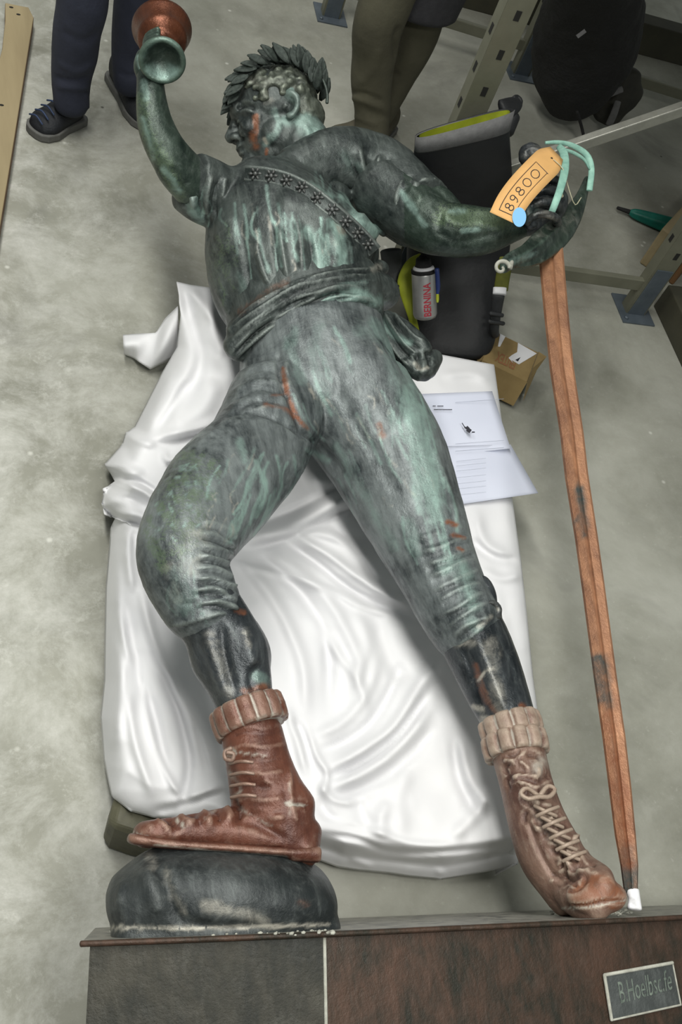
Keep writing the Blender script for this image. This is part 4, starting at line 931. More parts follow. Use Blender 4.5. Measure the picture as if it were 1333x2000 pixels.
tp = kp + [(R_, [(700, 420), (725, 450)], 22, 1.15), (R_, [(668, 385), (690, 400), (730, 410)], 12, .9), (R_, [(610, 365), (650, 385)], 9, .7), (R_, [(600, 450), (612, 470), (625, 520)], 12, .9),
      (R_, [(655, 440), (665, 480), (668, 520)], 14, 1.0), (R_, [(640, 460), (640, 510)], 9, .8), (R_, [(555, 420), (570, 460)], 8, .65), (R_, [(540, 460), (550, 520)], 5, .7), (R_, [(505, 450), (512, 490), (525, 530)], 5, .7),
      (R_, [(385, 360), (378, 400), (390, 430)], 16, .8), (R_, [(750, 340), (756, 400), (770, 450)], 9, .75), (R_, [(785, 380), (800, 440)], 14, .75), (R_, [(670, 310), (700, 330)], 16, .45),
      (B_, [(430, 480), (420, 540)], 20, .45), (R_, [(470, 540), (480, 580)], 12, .55), (G_, [(660, 420), (668, 450)], 10, .5), (G_, [(500, 570), (470, 600)], 8, .4), (A_, [(648, 470), (655, 475)], 8, .3)]
finish('tunic', tun, M_body, 0.0048, 6, [(p_, w_, a_ * 1.8) for p_, w_, a_ in ts], tp, nz=.0016, nsc=16)

# --- bandolier with raised rosettes
ban = MB()
bp = [(478, 338), (520, 342), (560, 352), (600, 372), (640, 402), (675, 432), (706, 462), (732, 492)]
tv = bpy.data.objects['tunic']; tme = np.array([v.co[:] for v in tv.data.vertices]) + np.array(ST['_w']); tq = proj(tme)
tdep = ((tme - CAM) @ R)[:, 2]
def front(px, py, rad=7):
    d = np.hypot(tq[:, 0] - px, tq[:, 1] - py); k = d < rad
    if not k.any(): k = d < d.min() + 6
    return -tdep[k].max()
def at_depth(px, py, dp): return CAM + R @ np.array([(px - IW / 2) / F, -(py - IH / 2) / F, -1.]) * dp
bq = catmull(np.array(bp, float), 4); dps = np.array([front(*q) for q in bq]); dps = np.convolve(np.pad(dps, 2, 'edge'), np.ones(5) / 5, 'valid')
rows = []
for off, lift in ((-16, -.012), (-16, .006), (-12, .009), (-9, .006), (9, .006), (12, .009), (16, .006), (16, -.012)):
    r_ = []
    for i, q in enumerate(bq):
        tdir = nrm(bq[min(i + 1, len(bq) - 1)] - bq[max(i - 1, 0)]); nn = np.array([-tdir[1], tdir[0]])
        r_.append(at_depth(q[0] - nn[0] * off, q[1] - nn[1] * off, dps[i] - lift))
    rows.append(r_)
ban.rings(np.array(rows).transpose(1, 0, 2), True)
bando = mk('bandolier', ban, M_body, ST, paint=np.zeros((len(ban.v), 4)))
for i in range(2, len(bq) - 1, 3):
    ro = MB(); q = bq[i]; c0 = at_depth(q[0], q[1], dps[i] - .008); k = mpp(c0)
    ro.ell(c0, (cv(5 * k, 0, 0), cv(0, 5 * k, 0), cv(0, 0, 5 * k)), 10, 6)
    for j in range(6):
        a = j * math.pi / 3; ro.ell(c0 + cv(9 * k * math.cos(a), 9 * k * math.sin(a), 0), (cv(5.2 * k * math.cos(a), 5.2 * k * math.sin(a), 0), cv(-3.2 * k * math.sin(a), 3.2 * k * math.cos(a), 0), cv(0, 0, 4 * k)), 8, 6)
    mk('rosette', ro, M_dark, bando)

# --- trousers
tr = MB()
tr.loft([S(600, 610, 0.375, 140, 96), S(612, 680, 0.37, 146, 104), S(622, 740, 0.365, 158, 108), S(625, 800, 0.365, 168, 104)], n=32)
tr.loft(thin(LEG1[:6], 1, -6) + [S(410, 1200, 0.52, 74, 66)])
tr.loft(thin(LEG2[:5], 1, -6) + [S(906, 1212, 0.388, 76, 66), S(918, 1238, 0.386, 70, 62)])
tr.loft([S(645, 690, 0.40, 96, 80), S(690, 780, 0.405, 110, 88), S(740, 870, 0.395, 100, 80)])
ks = []
nk0 = 0
for i, (y0, am) in enumerate(((700, 3), (722, -3), (742, 4), (758, -5), (770, 5), (784, -5), (797, 5))):
    ks.append(([(456 - i * 3, y0 + 26), (490, y0 + 6), (530, y0 + 2), (566, y0 + 14)], 5, am))
ks += [([(440, 812), (500, 806), (560, 824), (600, 856)], 6, -11), ([(440, 822), (500, 818), (552, 836), (590, 866)], 6, 4),
       ([(545, 690), (552, 740), (566, 790), (590, 840), (620, 868)], 6, -14), ([(557, 690), (566, 740), (582, 790), (604, 830)], 7, 5), ([(610, 850), (650, 900), (672, 930)], 10, -6),
       ([(480, 880), (520, 940), (510, 1000)], 14, 4), ([(520, 870), (560, 930), (545, 985)], 8, -4), ([(560, 880), (590, 930), (570, 970)], 7, 4), ([(600, 880), (625, 920)], 6, -4)]
# creases behind the bent knee
for i in range(8):
    y = 1028 + i * 20
    ks.append(([(392 - i * 2, y - 10 + i * 3), (420, y - 2 + i), (446, y + 12), (462, y + 22)], 4.5, 7.5 if i % 2 else 6)); ks.append(([(388, y + 2 + i * 2), (418, y + 8 + i), (444, y + 22), (456, y + 30)], 4, -6))
ks += [([(330, 1222), (400, 1208), (468, 1184)], 5, 7), ([(344, 1178), (400, 1172), (460, 1152)], 4, -4), ([(300, 1060), (330, 1050), (350, 1075)], 18, 6)]
# creases round the straight knee
for i in range(9):
    y = 1030 + i * 22
    ks.append(([(812 + i * 9, y + 26 + i * 2), (850 + i * 7, y + 16 + i), (890 + i * 6, y + 2), (918 + i * 5, y - 4)], 5, 6)); ks.append(([(812 + i * 9, y + 37 + i * 2), (850 + i * 7, y + 27 + i), (890 + i * 6, y + 13), (918 + i * 5, y + 7)], 4.5, -6))
nk1 = len(ks)
ks += [([(880, 1262), (920, 1246), (962, 1200)], 5, 5), ([(840, 860), (880, 960), (900, 1040)], 5, 3), ([(700, 650), (760, 720), (830, 860)], 22, 5),
       ([(640, 720), (700, 840), (790, 980)], 16, -3), ([(600, 760), (640, 850), (720, 960)], 12, 3), ([(848, 780), (876, 860), (892, 930), (912, 1020)], 4, 4)]
rk_ = np.random.RandomState(21); kp = []
def streaks(ch, n, a, b, spread, ln, w=(2.5, 5), st=(.5, 1.0)):
    a, b = np.array(a, float), np.array(b, float); d = b - a; L_ = np.linalg.norm(d); d /= L_; q_ = np.array([-d[1], d[0]])
    for _ in range(n):
        u = rk_.uniform(0, 1); o_ = rk_.normal() * spread; s0 = a + d * L_ * u + q_ * o_; l_ = rk_.uniform(*ln); k1, k2 = rk_.normal(size=2) * 4
        kp.append((ch, [tuple(s0), tuple(s0 + d * l_ * .5 + q_ * k1), tuple(s0 + d * l_ + q_ * k2)], rk_.uniform(*w), rk_.uniform(*st)))
streaks(R_, 34, (790, 760), (855, 1000), 22, (50, 130)); streaks(R_, 22, (620, 650), (760, 960), 60, (40, 110), st=(.4, .8)); streaks(R_, 26, (540, 870), (480, 1010), 38, (40, 90)); streaks(R_, 12, (350, 1080), (370, 1180), 22, (30, 70), st=(.4, .8))
streaks(A_, 16, (600, 680), (800, 980), 50, (20, 60), (2, 3.5), (.3, .7)); streaks(A_, 12, (470, 880), (420, 1040), 40, (15, 40), (2, 3.5), (.3, .8)); streaks(B_, 60, (400, 880), (320, 1060), 32, (4, 12), (5, 12), (.6, 1.0)); streaks(R_, 40, (370, 900), (320, 1050), 24, (4, 9), (2.5, 4), (.4, .9))
kp += [(R_, [(730, 630), (760, 680), (800, 740)], 16, .9), (R_, [(800, 760), (830, 850), (840, 940), (850, 1010)], 22, 1.1), (R_, [(790, 780), (812, 900), (822, 1000)], 13, .95), (R_, [(770, 730), (800, 800)], 24, .7),
      (R_, [(580, 640), (570, 680), (590, 740)], 14, .75), (R_, [(620, 640), (610, 700), (640, 790)], 16, .45), (R_, [(660, 870), (720, 980), (770, 1070)], 12, .65), (R_, [(870, 1110), (890, 1100), (905, 1130)], 22, .9),
      (R_, [(915, 1150), (925, 1180)], 22, .95), (R_, [(920, 1210), (935, 1230)], 14, .8), (R_, [(800, 1020), (815, 1080)], 16, .7), (R_, [(700, 640), (740, 660)], 18, .6),
      (G_, [(553, 720), (560, 760), (578, 810), (600, 838)], 6, 1.3), (G_, [(520, 790), (560, 800), (575, 815)], 6, .9), (G_, [(560, 770), (530, 772)], 4, .7), (G_, [(740, 830), (748, 850)], 8, .8), (G_, [(875, 1020), (892, 1025)], 6, 1.2), (G_, [(885, 1045), (908, 1050)], 5, 1.2), (G_, [(895, 1070), (905, 1075)], 5, 1.0),
      (B_, [(380, 910), (350, 960), (390, 1000), (360, 1060)], 40, .6), (B_, [(300, 1060), (320, 1110)], 16, .9), (R_, [(390, 940), (420, 970)], 20, .45), (R_, [(500, 900), (520, 960), (500, 1010)], 6, .95), (R_, [(540, 890), (550, 950), (520, 1010)], 5, .9),
      (R_, [(470, 860), (480, 900)], 10, .7), (R_, [(575, 890), (580, 930)], 5, .8), (R_, [(455, 1020), (450, 1060)], 5, .9), (A_, [(390, 1050), (370, 1110)], 28, .35), (A_, [(330, 1100), (350, 1170)], 18, .3), (R_, [(340, 1120), (360, 1190)], 16, .7),
      (R_, [(600, 880), (640, 900)], 8, .7), (A_, [(935, 1225), (960, 1205)], 6, .6)]
V, Fc, N = meshify(tr, 0.0048, 5)
V = V + N * (vnoise(V * 18) * .0016 + vnoise(V * 45) * .0007)[:, None]
def leghalf(V): return proj(V)
rj = np.random.RandomState(9)
for i_ in range(nk0, nk1): ks[i_] = ([(x + rj.uniform(-5, 5), y + rj.uniform(-4, 4)) for x, y in ks[i_][0]], ks[i_][1] * rj.uniform(.7, 1.3), ks[i_][2] * rj.uniform(.5, 1.3))
ks = [(p_, w_, a_ * (.6 if (p_[0][0] > 790 and p_[0][1] > 1020) else 1)) for p_, w_, a_ in ks]
V = sculpt(V, N, ks); Q = proj(V)
pm = paintmap(V, [(c_, p_, w_, s_ * (.8 if w_ > 10 and c_ == 0 else 1)) for c_, p_, w_, s_ in kp])
dk = np.clip((np.array([seg_dist(Q, [(470, 690), (440, 860), (360, 1060), (400, 1180)])[0]])[0]), 0, 1e9)
mkobj('trousers', V, Fc, M_trous, ST, paint=pm)

# --- waist sash: twisted folds wound round the hips
sa = MB()
sa.loft([S(588, 560, 0.395, 155, 108), S(594, 600, 0.39, 157, 110), S(600, 640, 0.382, 152, 108)], n=32, rnd=0.25)
sa.loft([S(462, 680, 0.36, 30, 44), S(522, 626, 0.43, 40, 26), S(600, 578, 0.462, 46, 24), S(680, 560, 0.46, 44, 40), S(738, 570, 0.40, 38, 50)])
sa.loft([S(464, 650, 0.37, 26, 44), S(530, 600, 0.44, 30, 26), S(610, 556, 0.475, 26, 26), S(690, 530, 0.45, 22, 30), S(738, 525, 0.41, 18, 26)])
ss = []
for i in range(9):
    o = i * 11
    ss.append(([(448 + i * 1.5, 640 + o), (500 + i * 2, 592 + o * .95), (570 + i * 3, 555 + o * .82), (650 + i * 3, 532 + o * .72), (738, 528 + o * .8)], 4.2, 7)); ss.append(([(448 + i * 1.5, 646 + o), (500 + i * 2, 598 + o * .95), (570 + i * 3, 560 + o * .82), (650 + i * 3, 537 + o * .72), (738, 533 + o * .8)], 3.2, -7))
ss += [([(590, 610), (620, 580), (680, 560), (735, 590)], 6, 8), ([(610, 614), (640, 590), (700, 575)], 4, -6), ([(625, 600), (680, 595), (730, 605)], 7, 7)]
rj = np.random.RandomState(5)
ss = [([(x + rj.uniform(-5, 5), y + rj.uniform(-6, 6)) for x, y in p_], w_ * rj.uniform(.6, 1.6), a_ * rj.uniform(.3, 1.4)) for p_, w_, a_ in ss]
c0 = P(728, 527, 0.40); k = mpp(c0); sa.ell(c0, (cv(22 * k, 6 * k, 0), cv(-4 * k, 12 * k, 0), cv(0, 0, 16 * k)))
finish('waist_sash', sa, M_body, 0.0050, 3, ss, [(R_, [(640, 590), (700, 575), (735, 590)], 18, 1.0), (R_, [(620, 600), (700, 600)], 10, .8), (G_, [(470, 610), (520, 570), (560, 550)], 9, .45), (A_, [(730, 525), (742, 522)], 8, .7), (R_, [(660, 560), (720, 550)], 8, .6)])
# knotted tail of the sash
ta = MB()
ta.loft([S(750, 622, 0.40, 20, 16), S(768, 648, 0.42, 36, 20), S(790, 678, 0.43, 44, 22), S(812, 700, 0.435, 42, 24), S(822, 708, 0.435, 38, 24)], rnd=.3)
ta.loft([S(800, 712, 0.44, 20, 20), S(828, 724, 0.44, 22, 22), S(848, 700, 0.43, 18, 20)])
ta.loft([S(812, 725, 0.43, 16, 16), S(832, 722, 0.44, 14, 14), S(848, 705, 0.44, 14, 14)])
tas = [([(738 + i * 7, 618 - i * 3), (752 + i * 9, 650 - i * 4), (775 + i * 9, 690 - i * 8), (800 + i * 8, 716 - i * 12)], 3.0, 6 if i % 2 == 0 else -7) for i in range(-1, 5)]
tas += [([(812, 690), (820, 706), (815, 722)], 5, -11), ([(832, 684), (838, 700), (842, 716)], 4, -8), ([(820, 728), (836, 722)], 4, 5)]
finish('sash_tail', ta, M_body, 0.0034, 2, tas, [(R_, [(745, 620), (770, 655), (800, 670)], 9, .85), (A_, [(812, 710), (820, 722), (835, 718)], 5, .8)])
# trouser tie at the straight knee
kn = MB(); kn.loft([S(905, 1148, 0.41, 14, 14), S(935, 1140, 0.43, 20, 16), S(952, 1160, 0.43, 18, 16), S(955, 1190, 0.425, 18, 16)])
kn.tube([P(940, 1190, .445), P(958, 1178, .45), P(974, 1186, .445), P(972, 1204, .44), P(950, 1208, .44)], .0075)
finish('knee_tie', kn, M_dark, 0.004, 2, [([(955, 1180), (965, 1192)], 4, -6)], [(A_, [(958, 1182), (970, 1190)], 6, .7)])

# --- boots
def ribcuff(name, c0, c1, a, b, ribs, mat, amp=.055, paints=()):
    ax = c1 - c0; t = nrm(ax); v = nrm(CAM - c0); w = nrm(np.cross(t, v)); nn = np.cross(w, t); n = ribs * 8; rs = []
    for u, k in ((0, .90), (0.02, 1.0), (.12, 1.05), (.5, 1.07), (.85, 1.05), (.98, 1.0), (1.0, .88)):
        r_ = []
        for i in range(n):
            th = 2 * math.pi * i / n; g = 1 + amp * (abs(math.sin(ribs * th / 2)) ** 0.5 - .75) * (1 if 0.01 < u < .99 else .3)
            r_.append(c0 + ax * u + (w * a * math.cos(th) + nn * b * math.sin(th)) * k * g)
        rs.append(r_)
    mb = MB(); mb.rings(rs); pt = np.zeros((len(mb.v), 4)); m_ = len(rs[0])
    for k in range(len(mb.v)):
        g_ = 1 - abs(math.sin(ribs * math.pi * (k % m_) / m_)); pt[k, 3] = max(0, (g_ - .55) * 2.2) + (.7 if k // m_ in (1, 5) and rng.rand() < .6 else 0)
    return mk(name, mb, mat, ST, paint=pt)


def boot_part(mb, name, mat, vx, it, st, pt, lab):
    o = finish(name, mb, mat, vx, it, st, pt); o['label'] = lab; return o


b1 = MB()
b1.loft([S(492, 1432, 0.47, 61, 54), S(505, 1490, 0.465, 64, 54), S(520, 1545, 0.46, 72, 56), S(540, 1600, 0.455, 84, 58), S(562, 1642, 0.45, 62, 50)])
b1.loft([S(590, 1640, 0.45, 38, 44), S(520, 1632, 0.45, 46, 50), S(450, 1622, 0.45, 44, 48), S(390, 1624, 0.45, 36, 46), S(330, 1626, 0.45, 28, 46), S(282, 1630, 0.45, 26, 40)], rnd=.9)
b1.loft([S(600, 1622, 0.45, 30, 40), S(596, 1652, 0.45, 30, 44), S(592, 1668, 0.45, 32, 46)])
bs = []
for i in range(7):
    y = 1430 + i * 26; bs.append(([(448 + i * 3, y + 10), (480, y), (520, y + 4), (560, y - 4)], 6, 4.5 if i % 2 else -4.5))
for i in range(8): bs.append(([(455 - i * 22, 1560 + i * 6), (468 - i * 20, 1580 + i * 5), (470 - i * 20, 1600 + i * 3)], 5, 6 if i % 2 else -6))
bs += [([(565, 1500), (570, 1560), (580, 1612)], 4, 5), ([(560, 1570), (590, 1570), (606, 1580)], 4, -5), ([(450, 1600), (500, 1610), (560, 1640)], 8, -5), ([(420, 1614), (390, 1600), (372, 1610)], 8, 5),
       ([(255, 1628), (320, 1646), (420, 1654), (520, 1658), (560, 1658)], 3.4, -5), ([(255, 1636), (320, 1654), (420, 1662)], 4, 3), ([(330, 1604), (345, 1625)], 6, -5), ([(300, 1606), (290, 1620)], 10, 3),
       ([(510, 1520), (540, 1535), (570, 1530)], 7, 4), ([(470, 1580), (520, 1590), (560, 1600)], 8, 4)]
boot_part(b1, 'boot', M_boot, .0048, 3, bs, [(A_, [(448, 1460), (460, 1470), (446, 1478)], 4, .9), (A_, [(450, 1510), (470, 1545), (430, 1570)], 5, .6), (A_, [(565, 1530), (570, 1590)], 3, .8), (A_, [(560, 1570), (600, 1574)], 4, 1), (A_, [(470, 1470), (520, 1476)], 3, .7), (A_, [(420, 1580), (400, 1600)], 5, .7),
                                             (A_, [(345, 1600), (360, 1615)], 4, .9), (A_, [(260, 1626), (320, 1642), (380, 1652)], 3, .8), (A_, [(470, 1580), (530, 1615)], 4, .6)],
          'smooth brown boot in side view standing on the dark rock')
lc = MB()
for i in range(5):
    x, y = 452 - i * 1.5, 1470 + i * 22
    if i == 0: lc.tube([P(452, 1462, .515), P(440, 1468, .51), P(441, 1482, .51), P(454, 1484, .515), P(456, 1472, .52), P(444, 1470, .52)], .0035)
    else: lc.tube([P(448 + i, y, .50), P(470 + i * 2, y - 5, .528), P(492 + i * 2, y - 3, .532)], .0028)
mk('lace', lc, M_boot, bpy.data.objects['boot'], paint=np.tile([0, 0, 0, .45], (len(lc.v), 1)))
so = MB()
so.loft([S(615, 1664, 0.45, 13, 48), S(560, 1664, 0.45, 10, 52), S(450, 1656, 0.45, 9, 54), S(350, 1650, 0.45, 10, 52), S(270, 1640, 0.45, 11, 44), S(252, 1636, 0.45, 9, 34)], ex=3, rnd=.4)
so.loft([S(560, 1672, .45, 10, 46), S(616, 1672, .45, 13, 44)], ex=4, rnd=.3)
finish('boot_sole', so, M_boot, .004, 2, (), [(A_, [(300, 1650), (420, 1662), (560, 1674)], 2.5, .9)])
ribcuff('ribbed_sock_cuff', P(478, 1374, .475), P(496, 1426, .472), 70 * mpp(P(480, 1380, .47)), 60 * mpp(P(480, 1380, .47)), 14, M_boot, .09)

b2 = MB()
b2.loft([S(1013, 1470, 0.375, 53, 48), S(1028, 1530, 0.375, 52, 48), S(1048, 1600, 0.375, 57, 52), S(1075, 1665, 0.375, 64, 58), S(1105, 1715, 0.375, 60, 60), S(1122, 1748, .37, 54, 60)])
b2.loft([S(1098, 1690, .37, 56, 50), S(1122, 1718, .40, 58, 46), S(1148, 1738, .44, 60, 40), S(1166, 1748, .47, 58, 34), S(1176, 1752, .49, 48, 28)], rnd=.8)
c0 = P(1166, 1750, .475); k = mpp(c0); b2.ell(c0, (cv(60 * k, 0, 0), cv(0, 34 * k, -8 * k), cv(0, 6 * k, 40 * k)))
b2s = []
for i in range(30):
    a = rng.uniform(0, 1); x = 1000 + 120 * a + rng.uniform(-22, 46); y = 1470 + 240 * a
    t = rng.uniform(-.9, .9); l = rng.uniform(12, 26); b2s.append(([(x - l * math.cos(t), y - l * math.sin(t) * .6), (x, y + rng.uniform(-6, 6)), (x + l * math.cos(t), y + l * math.sin(t) * .6)], 4.5, rng.choice([-7, 7, 5])))
b2s += [([(1030, 1580), (1045, 1640), (1075, 1700), (1110, 1730)], 6, -5), ([(1100, 1740), (1130, 1735), (1150, 1712)], 5, -5), ([(1100, 1768), (1140, 1770), (1180, 1762), (1226, 1760)], 3, -5), ([(1075, 1725), (1095, 1705), (1130, 1690)], 5, 6), ([(1085, 1735), (1110, 1718)], 4, -4)]
rb_ = np.random.RandomState(3)
for i in range(26):
    a_ = rb_.uniform(0, 1); x = 985 + 115 * a_ + rb_.uniform(-10, 60); y = 1480 + 230 * a_; b2s.append(([(x, y), (x + rb_.uniform(-14, 14), y + rb_.uniform(6, 14)), (x + rb_.uniform(-10, 26), y + rb_.uniform(16, 30))], 4, rb_.choice([-6, 6])))
boot_part(b2, 'boot', M_boot2, .0042, 2, b2s, [(G_, [(1140, 1745), (1180, 1735), (1205, 1755)], 26, 1.6), (A_, [(1100, 1774), (1150, 1772), (1222, 1758)], 3, 1), (A_, [(1050, 1500), (1060, 1490)], 18, .6), (A_, [(1040, 1560), (1080, 1640)], 12, .35)],
          'crumpled dusty laced boot with a shiny toe cap')
bo = [o for o in ST.children if o.name.startswith('boot.')][-1]
lc = MB()
for i in range(6):
    x, y = 1058 + i * 13, 1560 + i * 22; z = .437 + .004 * i
    if i == 0:
        lc.tube([P(1054, 1556, .44), P(1030, 1540, .445), P(1018, 1550, .445), P(1032, 1560, .45), P(1054, 1556, .452)], .0042)
        lc.tube([P(1054, 1556, .44), P(1070, 1536, .44), P(1084, 1542, .44), P(1074, 1556, .447), P(1054, 1556, .452)], .0042)
    else:
        lc.tube([P(x - 26, y - 8, z - .012), P(x - 6, y + 2, z), P(x + 16, y + 12, z - .004)], .0034); lc.tube([P(x - 22, y + 12, z - .012), P(x - 2, y + 2, z + .004), P(x + 20, y - 6, z - .004)], .0034)
mk('lace', lc, M_boot2, bo)
k = mpp(P(1000, 1430, .375))
ribcuff('rumpled_sock_cuff', P(992, 1402, .375), P(1004, 1440, .375), 58 * k, 50 * k, 11, M_boot2, .14)
ribcuff('rumpled_sock_cuff', P(1002, 1436, .375), P(1012, 1478, .375), 60 * k, 52 * k, 12, M_boot2, .16)

# --- rock under the raised foot
rk = MB()
def rkell(px, py, z, a, b, d): c = P(px, py, z); k = mpp(c); rk.ell(c, (cv(a * k, 0, 0), cv(0, b * k, 0), cv(0, 0, d * k)), 24, 14)
rk.loft([S(262, 1770, .42, 70, 100), S(330, 1745, .43, 84, 120), S(430, 1742, .43, 84, 130), S(530, 1750, .43, 80, 120), S(600, 1765, .42, 68, 100)], ref=cv(0, 0, 1), ex=2.6, rnd=.75)
rk.loft([S(244, 1806, .40, 46, 110), S(430, 1800, .41, 44, 130), S(622, 1798, .40, 46, 110)], ref=cv(0, 0, 1), ex=3, rnd=.6)
rks = [([(300, 1680), (325, 1730), (340, 1780), (370, 1808)], 12, -7), ([(280, 1690), (300, 1740), (312, 1790)], 20, 6), ([(370, 1800), (430, 1812), (520, 1808)], 10, -5), ([(240, 1720), (232, 1770)], 8, 4), ([(400, 1690), (480, 1720), (560, 1700)], 26, 4)]
finish('rock', rk, M_rock, .006, 5, rks, [(A_, [(400, 1770), (470, 1780), (520, 1800)], 14, .55), (A_, [(325, 1700), (335, 1740), (360, 1785)], 10, .5), (A_, [(215, 1812), (300, 1812), (420, 1812), (640, 1806)], 5, 1), (A_, [(290, 1668), (300, 1690)], 12, .5), (G_, [(585, 1760), (600, 1768)], 8, .4)], nz=.002, nsc=14)

# --- plinth: flanged plate with a faceted sheet-metal body running back towards the viewer
E1, E2, E3 = P(160, 1838, .50), P(632, 1838, .525), P(1420, 1783, .48)
G3, G1 = P(1420, 1771, .09), P(185, 1812, .09)
pn = nrm(np.cross(E3 - E1, G1 - E1)); pn = pn if pn[1] > 0 else -pn       # towards the head
poly = [E1, (E1 * .5 + E2 * .5) + np.array([0, 0, .006]), E2, E2 * .7 + E3 * .3 + np.array([0, 0, .004]), E2 * .35 + E3 * .65 + np.array([0, 0, .012]), E3, G3, G1]
poly = [p - pn * ((p - E1) @ pn) for p in poly]
mb = MB(); mb.prism(poly, -pn * .007); plate = mk('plinth_flange', mb, M_rock, ST, smooth=False, bevel=.002, paint=np.tile([0, 0, 0, .75], (len(mb.v), 1)))
mb = MB(); rp_ = [p + nrm(p - sum(poly) / len(poly)) * .0005 - pn * .0035 for p in poly[:6]]
for a_, b_ in zip(rp_[:-1], rp_[1:]): mb.tube([a_, (a_ + b_) / 2, b_], .0042)
mk('flange_rim', mb, M_basem, ST)
inn = [nrm(np.array([.15, -.1, -1])) * .0]
A1, A2, A3 = P(176, 1846, .492), P(634, 1850, .517), P(1420, 1796, .472)
B3, B1 = P(1420, 1778, .115), P(200, 1818, .115)
q = [p - pn * ((p - E1) @ pn + .007) for p in (A1, A2, A3, B3, B1)]
q2 = [p - pn * .34 for p in q]
def slab(pts, mat, name, th=.004):
    n_ = nrm(np.cross(pts[1] - pts[0], pts[2] - pts[0])); cc = sum(q) / 5 - pn * .17
    if n_ @ (pts[0] - cc) < 0: n_ = -n_
    mb = MB(); mb.prism(pts, -n_ * th); o = mk(name, mb, mat, ST, smooth=False, paint=np.zeros((len(mb.v), 4))); return o, n_
slab([q[0], q[1], q2[1], q2[0]], M_based, 'plinth_panel')
_, fn = slab([q[1], q[2], q2[2], q2[1]], M_basem, 'plinth_panel')
slab([q[2], q[3], q2[3], q2[2]], M_basem, 'plinth_panel'); slab([q[4], q[0], q2[0], q2[4]], M_based, 'plinth_panel'); slab([q[3], q[4], q2[4], q2[3]], M_based, 'plinth_panel')
mb = MB(); mb.prism(q2, pn * .005); mk('plinth_bottom', mb, M_based, ST, smooth=False, paint=np.zeros((len(mb.v), 4)))
mb = MB(); mb.tube([q[1] + fn * .001, (q[1] + q2[1]) / 2 + fn * .001, q2[1] + fn * .001], .0026)
o = mk('solder_seam', mb, M_dust, ST); o['label'] = 'pale seam between the two front panels'
# dust lying along the flange, cement crumbs at the feet
mb = MB()
for i in range(260):
    u = rng.rand() ** 1.0; x = 215 + 440 * u; y = 1822 + rng.randn() * 3.2 - 3
    if rng.rand() < .3: x = 1075 + 160 * rng.rand(); y = 1784 + rng.randn() * 2
    c0 = onplane(x, y, E1, pn, .001); r_ = rng.uniform(.0008, .0030)
    mb.ell(c0, (np.array([r_ * 1.6, 0, 0]), np.array([0, r_, 0]), np.array([0, 0, r_])), 5, 4)
o = mk('mortar_crumbs', mb, M_dust, ST); o['kind'] = 'stuff'
# signature plate
pc = [onplane(x, y, q[1], fn, .0015) for x, y in ((1178, 1904), (1311, 1880), (1327, 1962), (1192, 1992))]
mb = MB(); mb.prism(pc, fn * .003); pl = mk('signature_plate', mb, M_rock, ST, smooth=False, paint=np.zeros((4 * 2, 4)))
pl['label'] = 'dark rectangular plate with scratched signature and raised pale edge'
mb = MB()
for i in range(4):
    a, b_ = pc[i] + fn * .003, pc[(i + 1) % 4] + fn * .003; r_ = (.0028, .0014, .0016, .0028)[i]
    mb.tube([a, (a + b_) / 2, b_], r_)
mk('plate_frame', mb, M_dust, pl)
def quadmap(u, v, cs=((1206, 1948), (1300, 1925), (1305, 1950), (1212, 1972)), off=.0052):
    x = (1 - v) * ((1 - u) * cs[3][0] + u * cs[2][0]) + v * ((1 - u) * cs[0][0] + u * cs[1][0]); y = (1 - v) * ((1 - u) * cs[3][1] + u * cs[2][1]) + v * ((1 - u) * cs[0][1] + u * cs[1][1])
    return onplane(x, y - 8, q[1], fn, off)
printed('engraved_lettering', 'B.Hoelbsc.fe', lambda u, v: quadmap(u, v, ((1203, 1925), (1306, 1900), (1310, 1940), (1210, 1968))), plain('worn_scratch_green', (.17, .205, .17), (.05, .065, .055), 90, .6), pl)

# --- cup held in the raised right hand
cupP = P(317, 117, .705); k = mpp(cupP)
ca = nrm(cv(-.10, .62, -.55)); cx = nrm(np.cross(ca, cv(1, 0, 0))); cy = np.cross(ca, cx); 
def lathe(mb, o0, ax, u, w, prof, n=40):
    mb.rings([[o0 + ax * h + (u * math.cos(t) + w * math.sin(t)) * r for t in np.linspace(0, 2 * math.pi, n, endpoint=False)] for h, r in prof], True)
ft = MB(); K = k
lathe(ft, cupP, -ca, cx, cy, [(-.048, 18 * K), (-.035, 24 * K), (-.022, 38 * K), (-.004, 45 * K), (.006, 46 * K), (.010, 43 * K), (.008, 37 * K), (.000, 33 * K), (-.014, 22 * K), (-.020, 8 * K), (-.021, .5 * K)])
cupo = mk('goblet', ft, M_arm, ST, paint=paintmap(np.array(ft.v), [(R_, [(295, 135), (320, 148), (340, 138)], 14, 1.15), (R_, [(280, 110), (290, 90), (320, 76), (345, 90)], 7, .65)]))
bw = MB()
top = P(306, 60, .70)
lathe(bw, cupP, ca, cx, cy, [(.03, 16 * K), (.055, 20 * K), (.062, 26 * K), (.068, 20 * K), (.074, 30 * K), (.080, 36 * K), (.085, 34 * K), (.095, 46 * K), (.105, 50 * K), (.110, 49 * K), (.135, 55 * K), (.150, 59 * K), (.158, 61 * K), (.160, 58 * K), (.150, 54 * K), (.12, 48 * K), (.11, 1 * K)])
o = mk('goblet_bowl', bw, M_cup, ST, paint=np.zeros((len(bw.v), 4))); o['label'] = 'bare copper bowl of the goblet'
